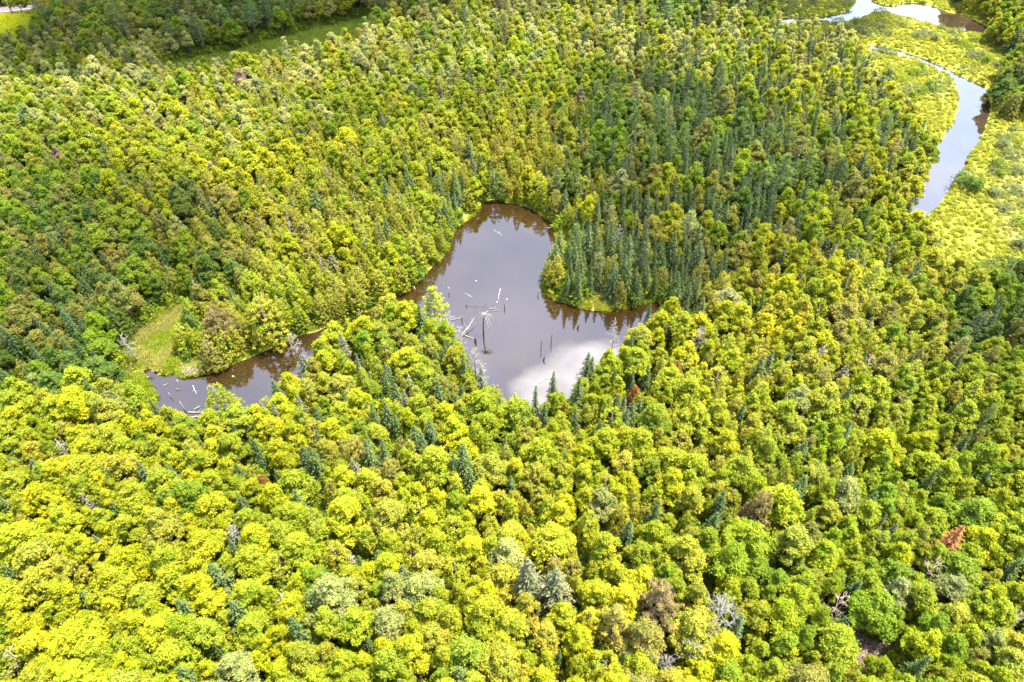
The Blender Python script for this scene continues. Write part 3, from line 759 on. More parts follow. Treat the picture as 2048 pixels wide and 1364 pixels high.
# bare dead trees (name, tip u, v, height, radius, low, style)
BARE = [
 (1450, 1205, 13, 3.4, 6.0, 'wide', 'white leafless tree with a wide tangle of bare limbs near the bottom edge'),
 (456, 1046, 11, 1.3, 6.5, 'cone', 'white bare treetop standing above lime crowns'),
 (1233, 636, 10.5, 1.7, 2.0, 'cone', 'whitish bare spruce pointing up over the right bank of the pond'),
 (243, 668, 9, 1.7, 2.5, 'wide', 'grey leafless tree among dark trees left of the straw meadow'),
 (820, 750, 10, 1.3, 2.5, 'cone', 'pinkish-grey bare cone among blue spruces between pond and channel'),
 (583, 668, 9.5, 1.8, 3.0, 'wide', 'white leafless tree at the narrow end of the channel'),
 (896, 622, 12, 2.0, 2.5, 'wide', 'pale lichen-grey bare tree at the left bank of the pond'),
 (918, 652, 11, 1.7, 3.0, 'wide', 'pale bare tree just below the lichen-grey one at the left bank'),
 (948, 690, 11, 1.6, 3.0, 'wide', 'white leafless tree leaning over the left bank near the mossy log'),
 (962, 725, 11, 1.6, 2.5, 'wide', 'white-topped bare tree on the left bank nearer the pond tip'),
 (1405, 655, 10, 1.6, 4.5, 'wide', 'small white bare treetop among yellow crowns on the right slope'),
 (1535, 975, 9, 1.2, 3.5, 'cone', None),
 (1880, 1118, 11, 2.2, 3.5, 'brown', 'brown bare spreading tree below the orange dead spruce'),
 (1385, 1290, 9, 1.7, 5, 'wide', 'low pinkish-white bare branches under the tawny pine'),
 (1690, 1190, 10, 2.0, 3, 'brown', 'brown leafless tree at the top of the brown clearing'),
 (1335, 1318, 7, 1.4, 3, 'wide', 'short bleached bare tree cut close to the bottom edge'),
 (388, 560, 10, .8, 3, 'cone', 'thin grey dead spruce standing behind the straw meadow'),
 (570, 425, 11, .9, 3.5, 'cone', 'thin pinkish dead spike among golden cedars left of the pond'),
 (638, 512, 10, .7, 3.5, 'cone', 'thin white dead spike nearer the channel'),
 (1650, 690, 10, 1.7, 3.5, 'wide', 'bare grey-brown treetop on the right slope'),
 (1745, 710, 9, 1.7, 3.5, 'brown', 'tawny bare crown right of the grey-brown one on the slope'),
 (700, 1105, 8, .8, 3.0, 'cone', 'little white dead top between lime crowns'),
 (115, 880, 9, 1.3, 4, 'wide', 'straw-coloured bare branches among lime crowns near the left edge'),
 (160, 990, 9, 1.0, 4, 'cone', 'thin straw-coloured dead top among lime crowns'),
 (1650, 405, 11, 1.2, 3, 'cone', 'pale dead spike in the shaded wood near the river'),
 (1500, 480, 10, 1.2, 3, 'brown', 'brown dead cone in the dark wood behind the point'),
 (1240, 448, 9, 1.2, 3, 'wide', 'small pinkish bare top behind the wooded point'),
 (10, 1300, 9, 2.4, 2.0, 'brown', 'tan bare branches at the very bottom left edge'),
 (560, 1190, 7, 1.4, 2.0, 'brown', 'pinkish-brown bare twigs in a gap among lime crowns'),
 (2035, 1225, 9, 1.3, 4, 'wide', 'pale bare top at the right edge above the bottom corner'),
]
bare_models = {}
for i, (u, v, h, rr, lo, st, lab) in enumerate(BARE):
    if lab is None: continue
    x, y = at(u, v, h + 1)
    z = max(zed(x, y), .1); x, y = at(u, v, h + z)
    occupy(x, y, rr * .55)
    if st == 'wide': br, tk = m_bare(50 + i, rr, h, lo, .55, 16, 8, .75, None, .028)
    elif st == 'cone': br, tk = m_bare(50 + i, rr, h, lo, 1.0, 26, 3, .05, None, .018, .13)
    else: br, tk = m_bare(50 + i, rr, h, lo, .55, 13, 5, .5, M_STICKS)
    t = thing('dead_tree', x, y, z, lab, 'dead tree', 'leafless dead trees of the woods', random.random() * 6)
    link('branches', br, t); link('trunk', tk, t)

# random filling
NC = 120000
cx = RS.uniform(-262, 300, NC); cyy = RS.uniform(14, 425, NC)
cu, cv, cz = px(cx, cyy, 4.0)
ok = (cu > -260) & (cu < 2308) & (cv > -70) & (cv < 1660)
cx, cyy, cu, cv = cx[ok], cyy[ok], cu[ok], cv[ok]
wd = water_sd(cx, cyy)
mdw = np.minimum.reduce([sdist(MEADOW, cx, cyy), sdist(FIELD, cx, cyy), sdist(LIME, cx, cyy)])
clr = np.minimum.reduce([sdist(CLEAR, cx, cyy), sdist(GAP1, cx, cyy), sdist(GAP2, cx, cyy)])
msh = sdist(MARSH, cx, cyy)
T1 = poly([(1950,36),(1952,52),(1972,92),(2000,112),(2130,150),(2300,150),(2300,-70),(1890,-70)])
T2 = poly([(1984,226),(1985,196),(1990,165),(2030,150),(2130,160),(2140,236),(2010,240)])
T3 = poly([(1905,16),(1945,32),(1960,-60),(1905,-60)])
allow = np.minimum.reduce([sdist(T1, cx, cyy), sdist(T2, cx, cyy), sdist(T3, cx, cyy)])
bnk = np.minimum(sdist(BANK, cx, cyy), sdist(BANK2, cx, cyy))
rdd = road_d(cx, cyy)
wdd = sdist(WEED, cx, cyy)
endc = sdist(poly([(232,742),(262,745),(276,790),(300,822),(290,842),(258,832),(228,785)]), cx, cyy)
good = (wd > .8) & (wdd > 1.5) & (endc > 0) & (mdw > .8) & (clr > .3) & ((msh > .8) | (allow < 0)) & (bnk > .5) & (rdd > 6)
ju = RS.normal(size=len(cx)) * 42; jv = RS.normal(size=len(cx)) * 34
for i in np.nonzero(good)[0]:
    x, y = float(cx[i]), float(cyy[i])
    sc = .35 + .65 * min(1, max(.3, (1364 - cv[i]) / 700 + .6))
    a = ANCH[int(np.argmin((ANX[:, 0] - cu[i] - ju[i]) ** 2 + ((ANX[:, 1] - cv[i] - jv[i]) * 1.3) ** 2))]
    k = pick(list(zip(KEYS, a[2:6])), random.random())
    if wd[i] < 5 and k == 'pine': k = 'cedar'
    far = cyy[i] > 265 and a[6] == 'D'
    big = (1.25 if far else 1.0) * random.choice((random.uniform(.55, .8), random.uniform(.75, 1.0), random.uniform(.9, 1.25)))
    if k == 'spruce': big *= .80
    edge = min(1.0, .86 + wd[i] * .02)
    if allow[i] < 0: big *= 1.25
    r = KIND[k][3] * big
    if not near_ok(x, y, r * .93): continue
    occupy(x, y, r)
    pr = a[6]
    if k == 'broadleaf': tone = pick(PROFILE[pr], random.random())
    elif k == 'cedar': tone = pick(CEDAR_T.get(pr, CEDAR_T[None]), random.random())
    elif k == 'spruce': tone = pick(SPRUCE_T.get(pr, SPRUCE_T[None]), random.random())
    else: tone = pick(PINE_T.get(pr, PINE_T[None]), random.random())
    mi = random.randrange(len(MODELS[k]))
    hs = big ** .4 * random.uniform(.9, 1.1) * edge * .97 * .95
    if k == 'spruce': hs *= random.uniform(.9, 1.15) if a[4] >= 27 else random.uniform(.74, 1.08)
    g = random.uniform(.93, 1.07) * (1 + .13 * float(wob(x, y, 15, 2.5)))
    hue = 1 + .10 * float(wob(x, y, 21, 6.0))
    jit = (g * hue * random.uniform(.96, 1.04), g, g * random.uniform(.8, 1.3))
    wx = big * {'broadleaf': 1.06, 'cedar': 1.1, 'spruce': 1.5, 'pine': 1.12}[k]
    trees.append(dict(k=k, x=x, y=y, z=0., sz=hs, sx=wx, m=mi, tone=tone, lab=None, rz=random.random() * 6.3, jit=jit, picked=False))
tx = np.array([t['x'] for t in trees]); ty = np.array([t['y'] for t in trees])
tz = np.maximum(ground_z(tx, ty), .05)
tu, tv, tzc = px(tx, ty, tz + 8)
for i, t in enumerate(trees):
    if not t['picked']: t['z'] = float(tz[i])
    t['u'], t['v'], t['d'] = float(tu[i]), float(tv[i]), float(tzc[i])
print('TREES', len(trees), {k: sum(t['k'] == k for t in trees) for k in KEYS})

# ------------------------------------------------------------------ who is an individual
MARKS = [(n_, *at(u, v, 8)) for n_, u, v in (
    ('twin grey spruces', 1085, 1170), ('orange dead spruce', 1905, 1085), ('white leafless tree', 1450, 1240), ('brown clearing', 1710, 1310), ('big grey-green poplar', 650, 1225),
    ('slim silvery poplar', 778, 1180), ('tight dark spruce clump', 922, 930), ('dark ground gap', 1175, 1075), ('small rust-brown crown', 520, 965), ('huge yellow corner crown', 130, 1300),
    ('big tawny pine', 1330, 1205), ('tawny dying cedar', 1535, 1030), ('whitish-green maple', 1705, 990), ('glowing flat-topped crown', 1790, 880), ('pale whitish-green crown', 1610, 800),
    ('rust-brown twiggy crown', 1272, 790), ('near tip of the pond', 1020, 830), ('wooded point', 1200, 540), ('far cove of the pond', 1010, 390), ('pale pine by the pond', 862, 605),
    ('straw meadow', 320, 680), ('brown-topped meadow cedar', 420, 650), ('channel cedar', 430, 800), ('white bare treetop', 456, 1055), ('sunlit spruce in lime crowns', 425, 1150),
    ('weedy end of the channel', 270, 780), ('narrow end of the channel', 640, 690), ('lower end of the river', 1820, 480), ('river bend by the trees', 1975, 220), ('far green meadow', 560, 110),
    ('soft grey-green pine', 1385, 450), ('dark gap near the bottom edge', 1005, 1280), ('small rusty spruce-side top', 1128, 815), ('bright ridge crown', 1585, 575), ('pinkish-grey far crown', 475, 150),
    ('bottom right corner', 2048, 1364), ('right edge of the photo', 2048, 1150), ('left edge of the photo', 0, 1080), ('left edge above the channel', 0, 700), ('marsh beyond the woods', 1870, 560))]
ORD = ['first', 'second', 'third', 'fourth', 'fifth', 'sixth', 'seventh', 'eighth', 'ninth', 'tenth', 'eleventh', 'twelfth', 'thirteenth', 'fourteenth', 'fifteenth', 'sixteenth', 'seventeenth', 'eighteenth', 'nineteenth', 'twentieth',
       'twenty-first', 'twenty-second', 'twenty-third', 'twenty-fourth', 'twenty-fifth', 'twenty-sixth', 'twenty-seventh', 'twenty-eighth', 'twenty-ninth', 'thirtieth']
def label_all(items, words_of, size_of):
    """a label for each item: look, then its rank among its like on one side of a landmark"""
    buckets = {}
    for t in items:
        best = min(MARKS, key=lambda m: (m[1] - t['x']) ** 2 + (m[2] - t['y']) ** 2)
        dx, dy = t['x'] - best[1], t['y'] - best[2]
        side = ('right of' if dx > 0 else 'left of') if abs(dx) > abs(dy) else ('behind' if dy > 0 else 'in front of')
        key = (size_of(t), t['tone'], words_of(t), side, best[0])
        buckets.setdefault(key, []).append((dx * dx + dy * dy, id(t), t))
    for (sz, tone, w, side, mk), v in buckets.items():
        v.sort()
        for i, (_, _, t) in enumerate(v):
            rank = 'the one' if len(v) == 1 else ORD[min(i, 29)] + ' such'
            t['lab'] = f'{sz} {tone} {w}, {rank} {side} the {mk}'
            if len(t['lab'].split()) > 14: t['lab'] = t['lab'].replace('medium-sized ', 'mid-size ').replace(' tree,', ',')
LIMIT = {'broadleaf': 296, 'cedar': 296, 'spruce': 296, 'pine': 110}
def pt_mesh(items, name):
    me = bpy.data.meshes.new(name)
    me.vertices.add(len(items))
    me.vertices.foreach_set('co', np.array([(t['x'], t['y'], t['z']) for t in items], np.float32).ravel())
    def at_(n_, ty_, val, key='value'):
        a = me.attributes.new(n_, ty_, 'POINT'); a.data.foreach_set(key, val)
    at_('tint', 'FLOAT_VECTOR', np.array([tint_of(t) for t in items], np.float32).ravel(), 'vector')
    at_('turn', 'FLOAT_VECTOR', np.array([(t.get('rx', 0), t.get('ry', 0), t['rz']) for t in items], np.float32).ravel(), 'vector')
    at_('size', 'FLOAT_VECTOR', np.array([(t['sx'], t['sx'], t['sz']) for t in items], np.float32).ravel(), 'vector')
    at_('which', 'INT', np.array([t['m'] for t in items], np.int32))
    return me
def tint_of(t):
    c = TONES[t['tone']]
    return [c[i] * t['jit'][i] for i in range(3)]
SRC = bpy.data.collections.new('tree_models')     # not in the scene: only read by the scatter
def src_obj(meshes, name):
    """one unlinked object holding the joined meshes of a model"""
    bmv, off = [], 0
    import bmesh
    o = bpy.data.objects.new(name, meshes)
    SRC.objects.link(o)
    return o
def joined(ms, name):
    """crown + trunk in one mesh data-block, keeping materials"""
    V, fs, li, mi, tn, off = [], [], [], [], [], 0
    ls = []
    for j, m in enumerate(ms):
        n_ = len(m.vertices); co = np.empty(n_ * 3, np.float32); m.vertices.foreach_get('co', co); V.append(co)
        lp = np.empty(len(m.loops), np.int32); m.loops.foreach_get('vertex_index', lp); li.append(lp + off)
        lt = np.empty(len(m.polygons), np.int32); m.polygons.foreach_get('loop_total', lt); fs.append(lt)
        mi.append(np.full(len(m.polygons), j, np.int32))
        if 'leaf_tone' in m.attributes:
            a = np.empty(len(m.polygons), np.float32); m.attributes['leaf_tone'].data.foreach_get('value', a)
        else: a = np.ones(len(m.polygons), np.float32)
        tn.append(a); off += n_
    V = np.concatenate(V); li = np.concatenate(li); fs = np.concatenate(fs)
    me = bpy.data.meshes.new(name)
    me.vertices.add(off); me.vertices.foreach_set('co', V)
    me.loops.add(len(li)); me.loops.foreach_set('vertex_index', li)
    me.polygons.add(len(fs)); me.polygons.foreach_set('loop_start', np.concatenate([[0], np.cumsum(fs)[:-1]]).astype(np.int32))
    for m in ms: me.materials.append(m.materials[0])
    me.polygons.foreach_set('material_index', np.concatenate(mi))
    me.update(calc_edges=True)
    a = me.attributes.new('leaf_tone', 'FLOAT', 'FACE'); a.data.foreach_set('value', np.concatenate(tn))
    return me
def scatter(name, items, meshes, label):
    """ONE object of kind stuff: model meshes set out on points"""
    o = link(name, pt_mesh(items, name))
    tag(o, label, kind='stuff')
    ng = bpy.data.node_groups.new(name + '_scatter', 'GeometryNodeTree')
    ng.interface.new_socket('Geometry', in_out='INPUT', socket_type='NodeSocketGeometry')
    ng.interface.new_socket('Geometry', in_out='OUTPUT', socket_type='NodeSocketGeometry')
    N, L = ng.nodes, ng.links
    gi = N.new('NodeGroupInput'); go = N.new('NodeGroupOutput')
    jn = N.new('GeometryNodeJoinGeometry')
    srcs = []
    for i, me_ in enumerate(meshes):
        so = src_obj(me_, f'{name}_model')
        oi = N.new('GeometryNodeObjectInfo'); oi.inputs['Object'].default_value = so; oi.inputs['As Instance'].default_value = False
        g2 = N.new('GeometryNodeGeometryToInstance'); L.new(oi.outputs['Geometry'], g2.inputs['Geometry'])
        srcs.append(g2)
    for g2 in reversed(srcs): L.new(g2.outputs['Instances'], jn.inputs['Geometry'])
    ip = N.new('GeometryNodeInstanceOnPoints'); ip.inputs['Pick Instance'].default_value = True
    def attr(n_, ty_):
        a = N.new('GeometryNodeInputNamedAttribute'); a.data_type = ty_; a.inputs['Name'].default_value = n_
        return [s for s in a.outputs if s.enabled and s.name == 'Attribute'][0]
    L.new(gi.outputs[0], ip.inputs['Points']); L.new(jn.outputs[0], ip.inputs['Instance'])
    L.new(attr('which', 'INT'), ip.inputs['Instance Index'])
    er = N.new('FunctionNodeEulerToRotation'); L.new(attr('turn', 'FLOAT_VECTOR'), er.inputs[0]); L.new(er.outputs[0], ip.inputs['Rotation'])
    L.new(attr('size', 'FLOAT_VECTOR'), ip.inputs['Scale'])
    L.new(ip.outputs['Instances'], go.inputs[0])
    md = o.modifiers.new('scatter', 'NODES'); md.node_group = ng
    return o

STUFF_LABEL = {'broadleaf': 'farther broadleaf wood in mixed greens reaching back to the river', 'cedar': 'farther golden-green conical trees around the pond woods',
               'spruce': 'farther dark spruces scattered through the wood', 'pine': 'farther pines of the shaded woods at the top'}
for k in KEYS:
    vis = [t for t in trees if t['k'] == k and -30 < t['u'] < 2078 and -20 < t['v'] < 1420]
    vis.sort(key=lambda t: (not t['picked'], t['d'] / t['sx']))
    ind = vis[:LIMIT[k]]
    ids = {id(t) for t in ind}
    rest = [t for t in trees if t['k'] == k and id(t) not in ids]
    todo = [t for t in ind if not t['lab']]
    md = sorted(t['sz'] for t in todo)[len(todo) // 2] if todo else 1
    label_all(todo, lambda t: KIND[k][4], lambda t: 'tall' if t['sz'] > md * 1.06 else ('small' if t['sz'] < md * .94 else 'medium-sized'))
    nm, cat, grp = KIND[k][:3]
    for t in ind:
        o = thing(nm, t['x'], t['y'], t['z'], t['lab'], cat, grp, t['rz'], (t['sx'], t['sx'], t['sz']))
        c = link('crown', MODELS[k][t['m']][0], o); c['tint'] = tint_of(t)
        link('trunk', MODELS[k][t['m']][1], o)
    if rest:
        scatter(k + '_forest', rest, [joined(m, k + '_model') for m in MODELS[k]], STUFF_LABEL[k])

# ------------------------------------------------------------------ marsh, banks, meadows
TONES.update({'marsh': (.225, .225, .022), 'marsh2': (.2, .205, .028), 'reed': (.225, .22, .05), 'grass': (.185, .235, .014), 'straw': (.28, .26, .07), 'lime': (.27, .28, .012), 'field': (.15, .19, .025),
              'grey-green shrub': (.125, .145, .06), 'willow': (.155, .18, .055), 'duckweed': (.10, .15, .012), 'understory': (.19, .21, .014), 'litter': (.26, .17, .10)})
tus = [m_shrub(70 + i, R=.62, H=.8, n_c=16, leaf=.24) for i in range(4)]
def fill(n, region, lo, tone_f, size, models, wmin=.25, extra=None, rnd=1.0):
    u0, u1, v0, v1 = region
    p0 = [at(u, v) for u, v in ((u0, v0), (u1, v0), (u0, v1), (u1, v1))]
    xs = [p[0] for p in p0]; ys = [p[1] for p in p0]
    X = RS.uniform(min(xs), max(xs), n); Y = RS.uniform(min(ys), max(ys), n)
    m = lo(X, Y) & (water_sd(X, Y) > wmin)
    X, Y = X[m], Y[m]; Z = ground_z(X, Y)
    out = []
    for x, y, z in zip(X, Y, Z):
        s = size * random.uniform(.7, 1.3); g = random.uniform(.85, 1.15)
        out.append(dict(x=float(x), y=float(y), z=float(z) - .03, sx=s, sz=s * random.uniform(.75, 1.2), m=random.randrange(models), tone=tone_f(x, y), rz=random.random() * 6.3, jit=(g, g, g)))
    return out
MX0, MY0 = at(1500, 620); 
in_marsh = lambda X, Y: (sdist(MARSH, X, Y) < .5) & (px(X, Y)[0] < 2330)
def marsh_tone(x, y):
    xa, ya = np.array([x]), np.array([y])
    if float(sdist(poly([(2010,300),(1990,400),(2010,480),(2100,520),(2400,500),(2300,280),(2060,270)]), xa, ya)[0]) < 4 * random.random() - 1: return 'reed' if random.random() < .7 else 'marsh2'
    w = float(wob(xa, ya, 9, 4)[0])
    if w > .55: return 'willow' if random.random() < .6 else 'marsh2'
    return 'marsh' if random.random() < .8 else 'marsh2'
items = fill(60000, (1500, 2400, -60, 620), in_marsh, marsh_tone, .85, 4)
items = [t for t in items if float(t['y']) < 420]
scatter('marsh_vegetation', items, [joined(m, 'tussock_model') for m in tus], 'low yellow-green tussocks covering the marsh along the river')
gt = [m_tuft(80 + i) for i in range(3)]
gi_ = fill(9000, (225, 440, 590, 770), lambda X, Y: sdist(MEADOW, X, Y) < .5, lambda x, y: 'straw' if float(wob(np.array([x]), np.array([y]), 2.5)[0]) + random.uniform(-.6, .6) > -.1 else 'grass', .8, 3, .1)
gi_ += fill(2500, (255, 330, 735, 815), lambda X, Y: sdist(WEED, X, Y) < 0, lambda x, y: 'duckweed', .45, 3, -9)
scatter('meadow_grass', gi_, gt, 'straw and green tall grass of the clearing beside the channel')
bi = fill(60000, (200, 1420, 395, 900), lambda X, Y: (sdist(POND, X, Y) < 1.3 + 1.0 * wob(X, Y, 7, 2)), lambda x, y: random.choice(('grass', 'grass', 'marsh', 'understory')), .75, 3, .05)
bi += fill(3000, (1090, 1300, 455, 630), lambda X, Y: (np.minimum(sdist(BANK, X, Y), sdist(BANK2, X, Y)) < .3), lambda x, y: random.choice(('grass', 'straw', 'lime')), .7, 3, .1)
scatter('bank_grass', bi, gt, 'bright green grass fringing the pond shore')
fi = fill(12000, (280, 780, 40, 190), lambda X, Y: sdist(FIELD, X, Y) < 0, lambda x, y: 'field', 1.0, 3)
fi += fill(8000, (-140, 80, 30, 125), lambda X, Y: sdist(LIME, X, Y) < 0, lambda x, y: 'lime', 1.0, 3)
scatter('field_grass', fi, gt, 'mown grass of the far meadows')
# understorey in the gaps of the near wood
un = [m_shrub(90 + i, R=1.1, H=1.6, n_c=26, leaf=.26) for i in range(3)]
def in_wood(X, Y):
    return (sdist(MARSH, X, Y) > 0) & (sdist(MEADOW, X, Y) > 0) & (np.minimum.reduce([sdist(CLEAR, X, Y), sdist(GAP1, X, Y), sdist(GAP2, X, Y)]) > .5) & (np.minimum(sdist(BANK, X, Y), sdist(BANK2, X, Y)) > .5) & (sdist(FIELD, X, Y) > 0) & (sdist(LIME, X, Y) > 0)
ui = fill(26000, (-100, 2150, 150, 1450), in_wood, lambda x, y: random.choice(('understory', 'fresh green', 'deep green', 'yellow-green')), 1.7, 3, 1.2)
ui += fill(9000, (260, 800, 20, 210), lambda X, Y: (sdist(FIELD, X, Y) > .3) & (sdist(FIELD, X, Y) < 12), lambda x, y: random.choice(('understory', 'fresh green', 'deep green')), 1.5, 3, 1.2)
ui = [t for t in ui if -80 < px(t['x'], t['y'])[0] < 2130]
scatter('undergrowth', ui, [joined(m, 'undergrowth_model') for m in un], 'low green undergrowth between the trunks')

# shrubs one can pick out in the marsh
SHR = [m_shrub(100 + i, R=r, H=h, n_c=75, leaf=.24) for i, (r, h) in enumerate(((1.9, 2.2), (2.3, 2.0), (1.6, 2.6), (2.6, 2.4)))]
shr = []
spots = [(1658,18),(1690,12),(1622,12),(1605,28),(1735,28),(1760,30),(1770,22),(1850,72),(1880,62),(1835,78),(1775,75),(1800,55),(1905,88),(1925,95),(1940,105),(1950,85),(1955,118),(1905,70),(1870,85),
 (1780,112),(1760,108),(1748,120),(1840,140),(1830,155),(1845,152),(1820,150),(1855,185),(1825,185),(1838,190),(1800,165),(1775,150),(1810,195),(1790,185),(1925,375),(1938,385),(1932,365),(1990,340),(1983,352),(1996,356),(1985,395),(2003,425),(2035,455),(2000,300),
 (2015,320),(2030,350),(2025,390),(1978,395),(2040,300),(2020,265),(2005,280),(2040,420),(2010,545),(1985,560),(2040,540),(2030,500),(1975,540),(1962,130),(1975,125),(1990,138),(1935,118),(1760,60),(1730,48),(1705,52),(1690,62),(1720,70),(1675,52)]
for i, (u, v) in enumerate(spots):
    x, y = at(u + random.uniform(-2, 2), v + random.uniform(-1, 1)); z = zed(x, y)
    if z < .05: continue
    g = random.uniform(.9, 1.1)
    big = (u, v) in ((1925, 375), (1938, 385), (1990, 340), (1855, 185), (2010, 545), (1962, 130))
    s = random.uniform(.9, 1.5) * (1.3 if big else 1)
    shr.append(dict(x=x, y=y, z=z, sx=s, sz=s, m=i % 4, tone='deep green' if big else random.choice(('grey-green shrub', 'willow', 'grey-green shrub', 'fresh green')), rz=random.random() * 6, jit=(g, g, g), lab=None))
MARKS_ALL = MARKS
MARKS = [(n_, *at(u, v)) for n_, u, v in (('upper river loop', 1720, 25), ('pale upper reach', 1850, 40), ('thin upstream channel', 1800, 104), ('pool by the woods', 1728, 137), ('inner river bend', 1850, 190),
    ('widest river bend', 1950, 230), ('lower river reach', 1870, 380), ('tan reed patch', 2030, 380), ('marsh corner', 1980, 560), ('dark bend-side trees', 2010, 190), ('top right big trees', 1990, 80))]
for t in shr: t['size'] = 'large' if t['sx'] > 1.25 else ('small' if t['sx'] < .95 else 'rounded')
label_all(shr, lambda t: ('marsh shrub' if 'shrub' not in t['tone'] else 'in the marsh'), lambda t: t['size'])
for t in shr:
    o = thing('marsh_shrub', t['x'], t['y'], t['z'] - .05, t['lab'], 'shrub', 'shrubs dotted over the marsh', t['rz'], (t['sx'], t['sx'], t['sz']))
    link('leaves', SHR[t['m']][0], o)['tint'] = tint_of(t)
    link('stems', SHR[t['m']][1], o)

# ------------------------------------------------------------------ things in and by the pond
def P3(u, v, z=0.): return np.array([*at(u, v, z), z])
def log_thing(name, p, q, r0, label, cat='log', m=None, twigs=0, group=None, stubs=0):
    """a trunk lying between two places, tapered and slightly bent, with branch stubs as a part"""
    p, q = np.array(p, float), np.array(q, float)
    L = np.linalg.norm(q - p); d = (q - p) / L
    c = (p + q) / 2; side = np.cross(d, (0, 0, 1.))
    root = thing(name, p[0], p[1], p[2], label, cat, group)
    r0 *= .62; tb = Tubes()
    pts = [q * t + p * (1 - t) - p + side * math.sin(t * 3.1) * L * .03 for t in (0, .15, .35, .6, .8, 1)]
    tb.tube(pts, [r0 * 1.25, r0, r0 * .92, r0 * .75, r0 * .55, r0 * .25], 7)
    link('stem', tb.mesh('log_stem', m or M_GREY), root)
    if twigs:
        bt = Tubes()
        for k in range(twigs):
            t = random.uniform(.25, .95); s = random.choice((-1, 1))
            a = (q - p) * t; e = unit(side * s * random.uniform(.5, 1) + d * random.uniform(.2, .8) + np.array([0, 0, random.uniform(0, .5)]))
            l2 = L * random.uniform(.12, .32)
            bt.tube([a, a + e * l2 * .5, a + e * l2 + np.array([0, 0, -.08 * l2])], [r0 * .35, r0 * .25, .015], 4, False)
        link('branch_stubs', bt.mesh('log_stubs', m or M_GREY), root)
    return root
def pole_thing(name, u, v, h, r0, label, lean=(0, 0), m=None, cat='dead trunk', group='dead trunks standing in the pond', flare=1.4):
    b_ = P3(u, v, 0)
    root = thing(name, b_[0], b_[1], 0, label, cat, group)
    tb = Tubes()
    tb.tube([(0, 0, -1.0), (lean[0] * .2, lean[1] * .2, h * .3), (lean[0] * .6, lean[1] * .6, h * .7), (lean[0], lean[1], h)], [r0 * flare, r0, r0 * .8, r0 * .45], 7)
    link('stem', tb.mesh('pole_stem', m or M_DARKWOOD), root)
    sp = Tubes()
    for k in range(3):
        z = h * random.uniform(.35, .9); a = random.random() * 6.3
        sp.tube([(lean[0] * z / h, lean[1] * z / h, z), (lean[0] * z / h + math.cos(a) * .35, lean[1] * z / h + math.sin(a) * .35, z + .1)], [.03, .012], 3, False)
    link('branch_stubs', sp.mesh('pole_stubs', m or M_DARKWOOD), root)
    return root
# the big snag with drooping white limbs
b_ = P3(967, 668, 0)
sg = thing('dead_tree', b_[0], b_[1], 0, 'tall dead snag standing in mid pond with drooping white limbs at its top', 'dead tree')
tb = Tubes(); tb.tube([(0, 0, -1), (.0, 0, 2), (.12, .05, 4.6), (.3, .1, 6.3)], [.2, .16, .12, .07], 7); link('trunk', tb.mesh('snag_trunk', M_DARKWOOD), sg)
bt = Tubes()
top = np.array([.3, .1, 6.1])
for i, (a, L, dz) in enumerate(((-.3, 2.2, -.6), (.1, 1.9, -.2), (-.8, 2.6, -2.2), (-1.1, 2.8, -3.0), (2.6, 1.2, -.2), (3.4, 1.3, -.8), (1.5, 1.1, .3), (-2.0, 1.4, -1.4), (.9, 1.4, .1), (4.4, 1.2, -1.6), (-.5, 1.2, .4))):
    s0 = top - np.array([0, 0, .25 * (i % 4)])
    d = np.array([math.cos(a), math.sin(a), 0])
    p1 = s0 + d * L * .45 + np.array([0, 0, .15]); p2 = s0 + d * L * .8 + np.array([0, 0, dz * .45]); p3 = s0 + d * L + np.array([0, 0, dz])
    bt.tube([s0, p1, p2, p3], [.07, .055, .04, .015], 4, False)
    for k in range(3):
        e = d + np.array([random.uniform(-.7, .7), random.uniform(-.7, .7), random.uniform(-.5, .5)])
        bt.tube([p1, p1 + e * .5], [.03, .01], 3, False); bt.tube([p2, p2 + e * .4 - np.array([0, 0, .2])], [.025, .01], 3, False)
link('branches', bt.mesh('snag_branches', M_GREY), sg)
nb = Tubes()
for k in range(60):
    a = random.random() * 6.3; q = random.uniform(.1, .62)
    nb.tube([top + np.array([math.cos(a) * q, math.sin(a) * q, .1 + random.uniform(-.1, .15)]), top + np.array([math.cos(a + 1.4) * q, math.sin(a + 1.4) * q, .12 + random.uniform(-.1, .2)])], [.035, .02], 3, False)
link('twig_cluster', nb.mesh('snag_twigs', M_GREY), sg)

pole_thing('standing_snag', 1082, 699, 2.9, .09, 'thin dark pole in the bright cloud reflection, left one of two', (.05, .1))
pole_thing('standing_snag', 1102, 687, 3.2, .09, 'thin dark pole in the bright cloud reflection, right one of two', (.15, .1))
pole_thing('standing_snag', 1087, 721, 1.3, .16, 'short crooked dark stump below the two thin poles', (.3, 0))
pole_thing('standing_snag', 951, 684, 1.5, .26, 'thick short black stump at the tip of a white log by the left bank', (.05, .05))
pole_thing('standing_snag', 1009, 618, 1.6, .11, 'short dark stub right of the big snag')
pole_thing('standing_snag', 898, 590, 1.0, .09, 'tiny dark stub near the pale pine')
pole_thing('standing_snag', 1076, 592, 1.5, .1, 'small dark stub off the left side of the wooded point')
pole_thing('standing_snag', 1155, 657, 1.3, .2, 'dark slanting stub in the water below the wooded point', (.35, .1))
pole_thing('standing_snag', 933, 613, .8, .12, 'small stub at the left end of the sunken log')
pole_thing('standing_snag', 924, 642, 1.2, .11, 'dark stub in the brushy shallows at the left bank')
pole_thing('standing_snag', 341, 795, 1.4, .1, 'little pale stub in the shallow end of the channel', (.1, .1), M_GREY)
pole_thing('standing_snag', 370, 822, 3.0, .13, 'pale broken trunk upright in front of the driftwood', (-.1, .1), M_GREY)
pole_thing('standing_snag', 290, 800, 2.8, .12, 'pale broken trunk at the near edge of the weed patch', (-.1, .1), M_GREY)
G = 'logs floating on or leaning over the water'
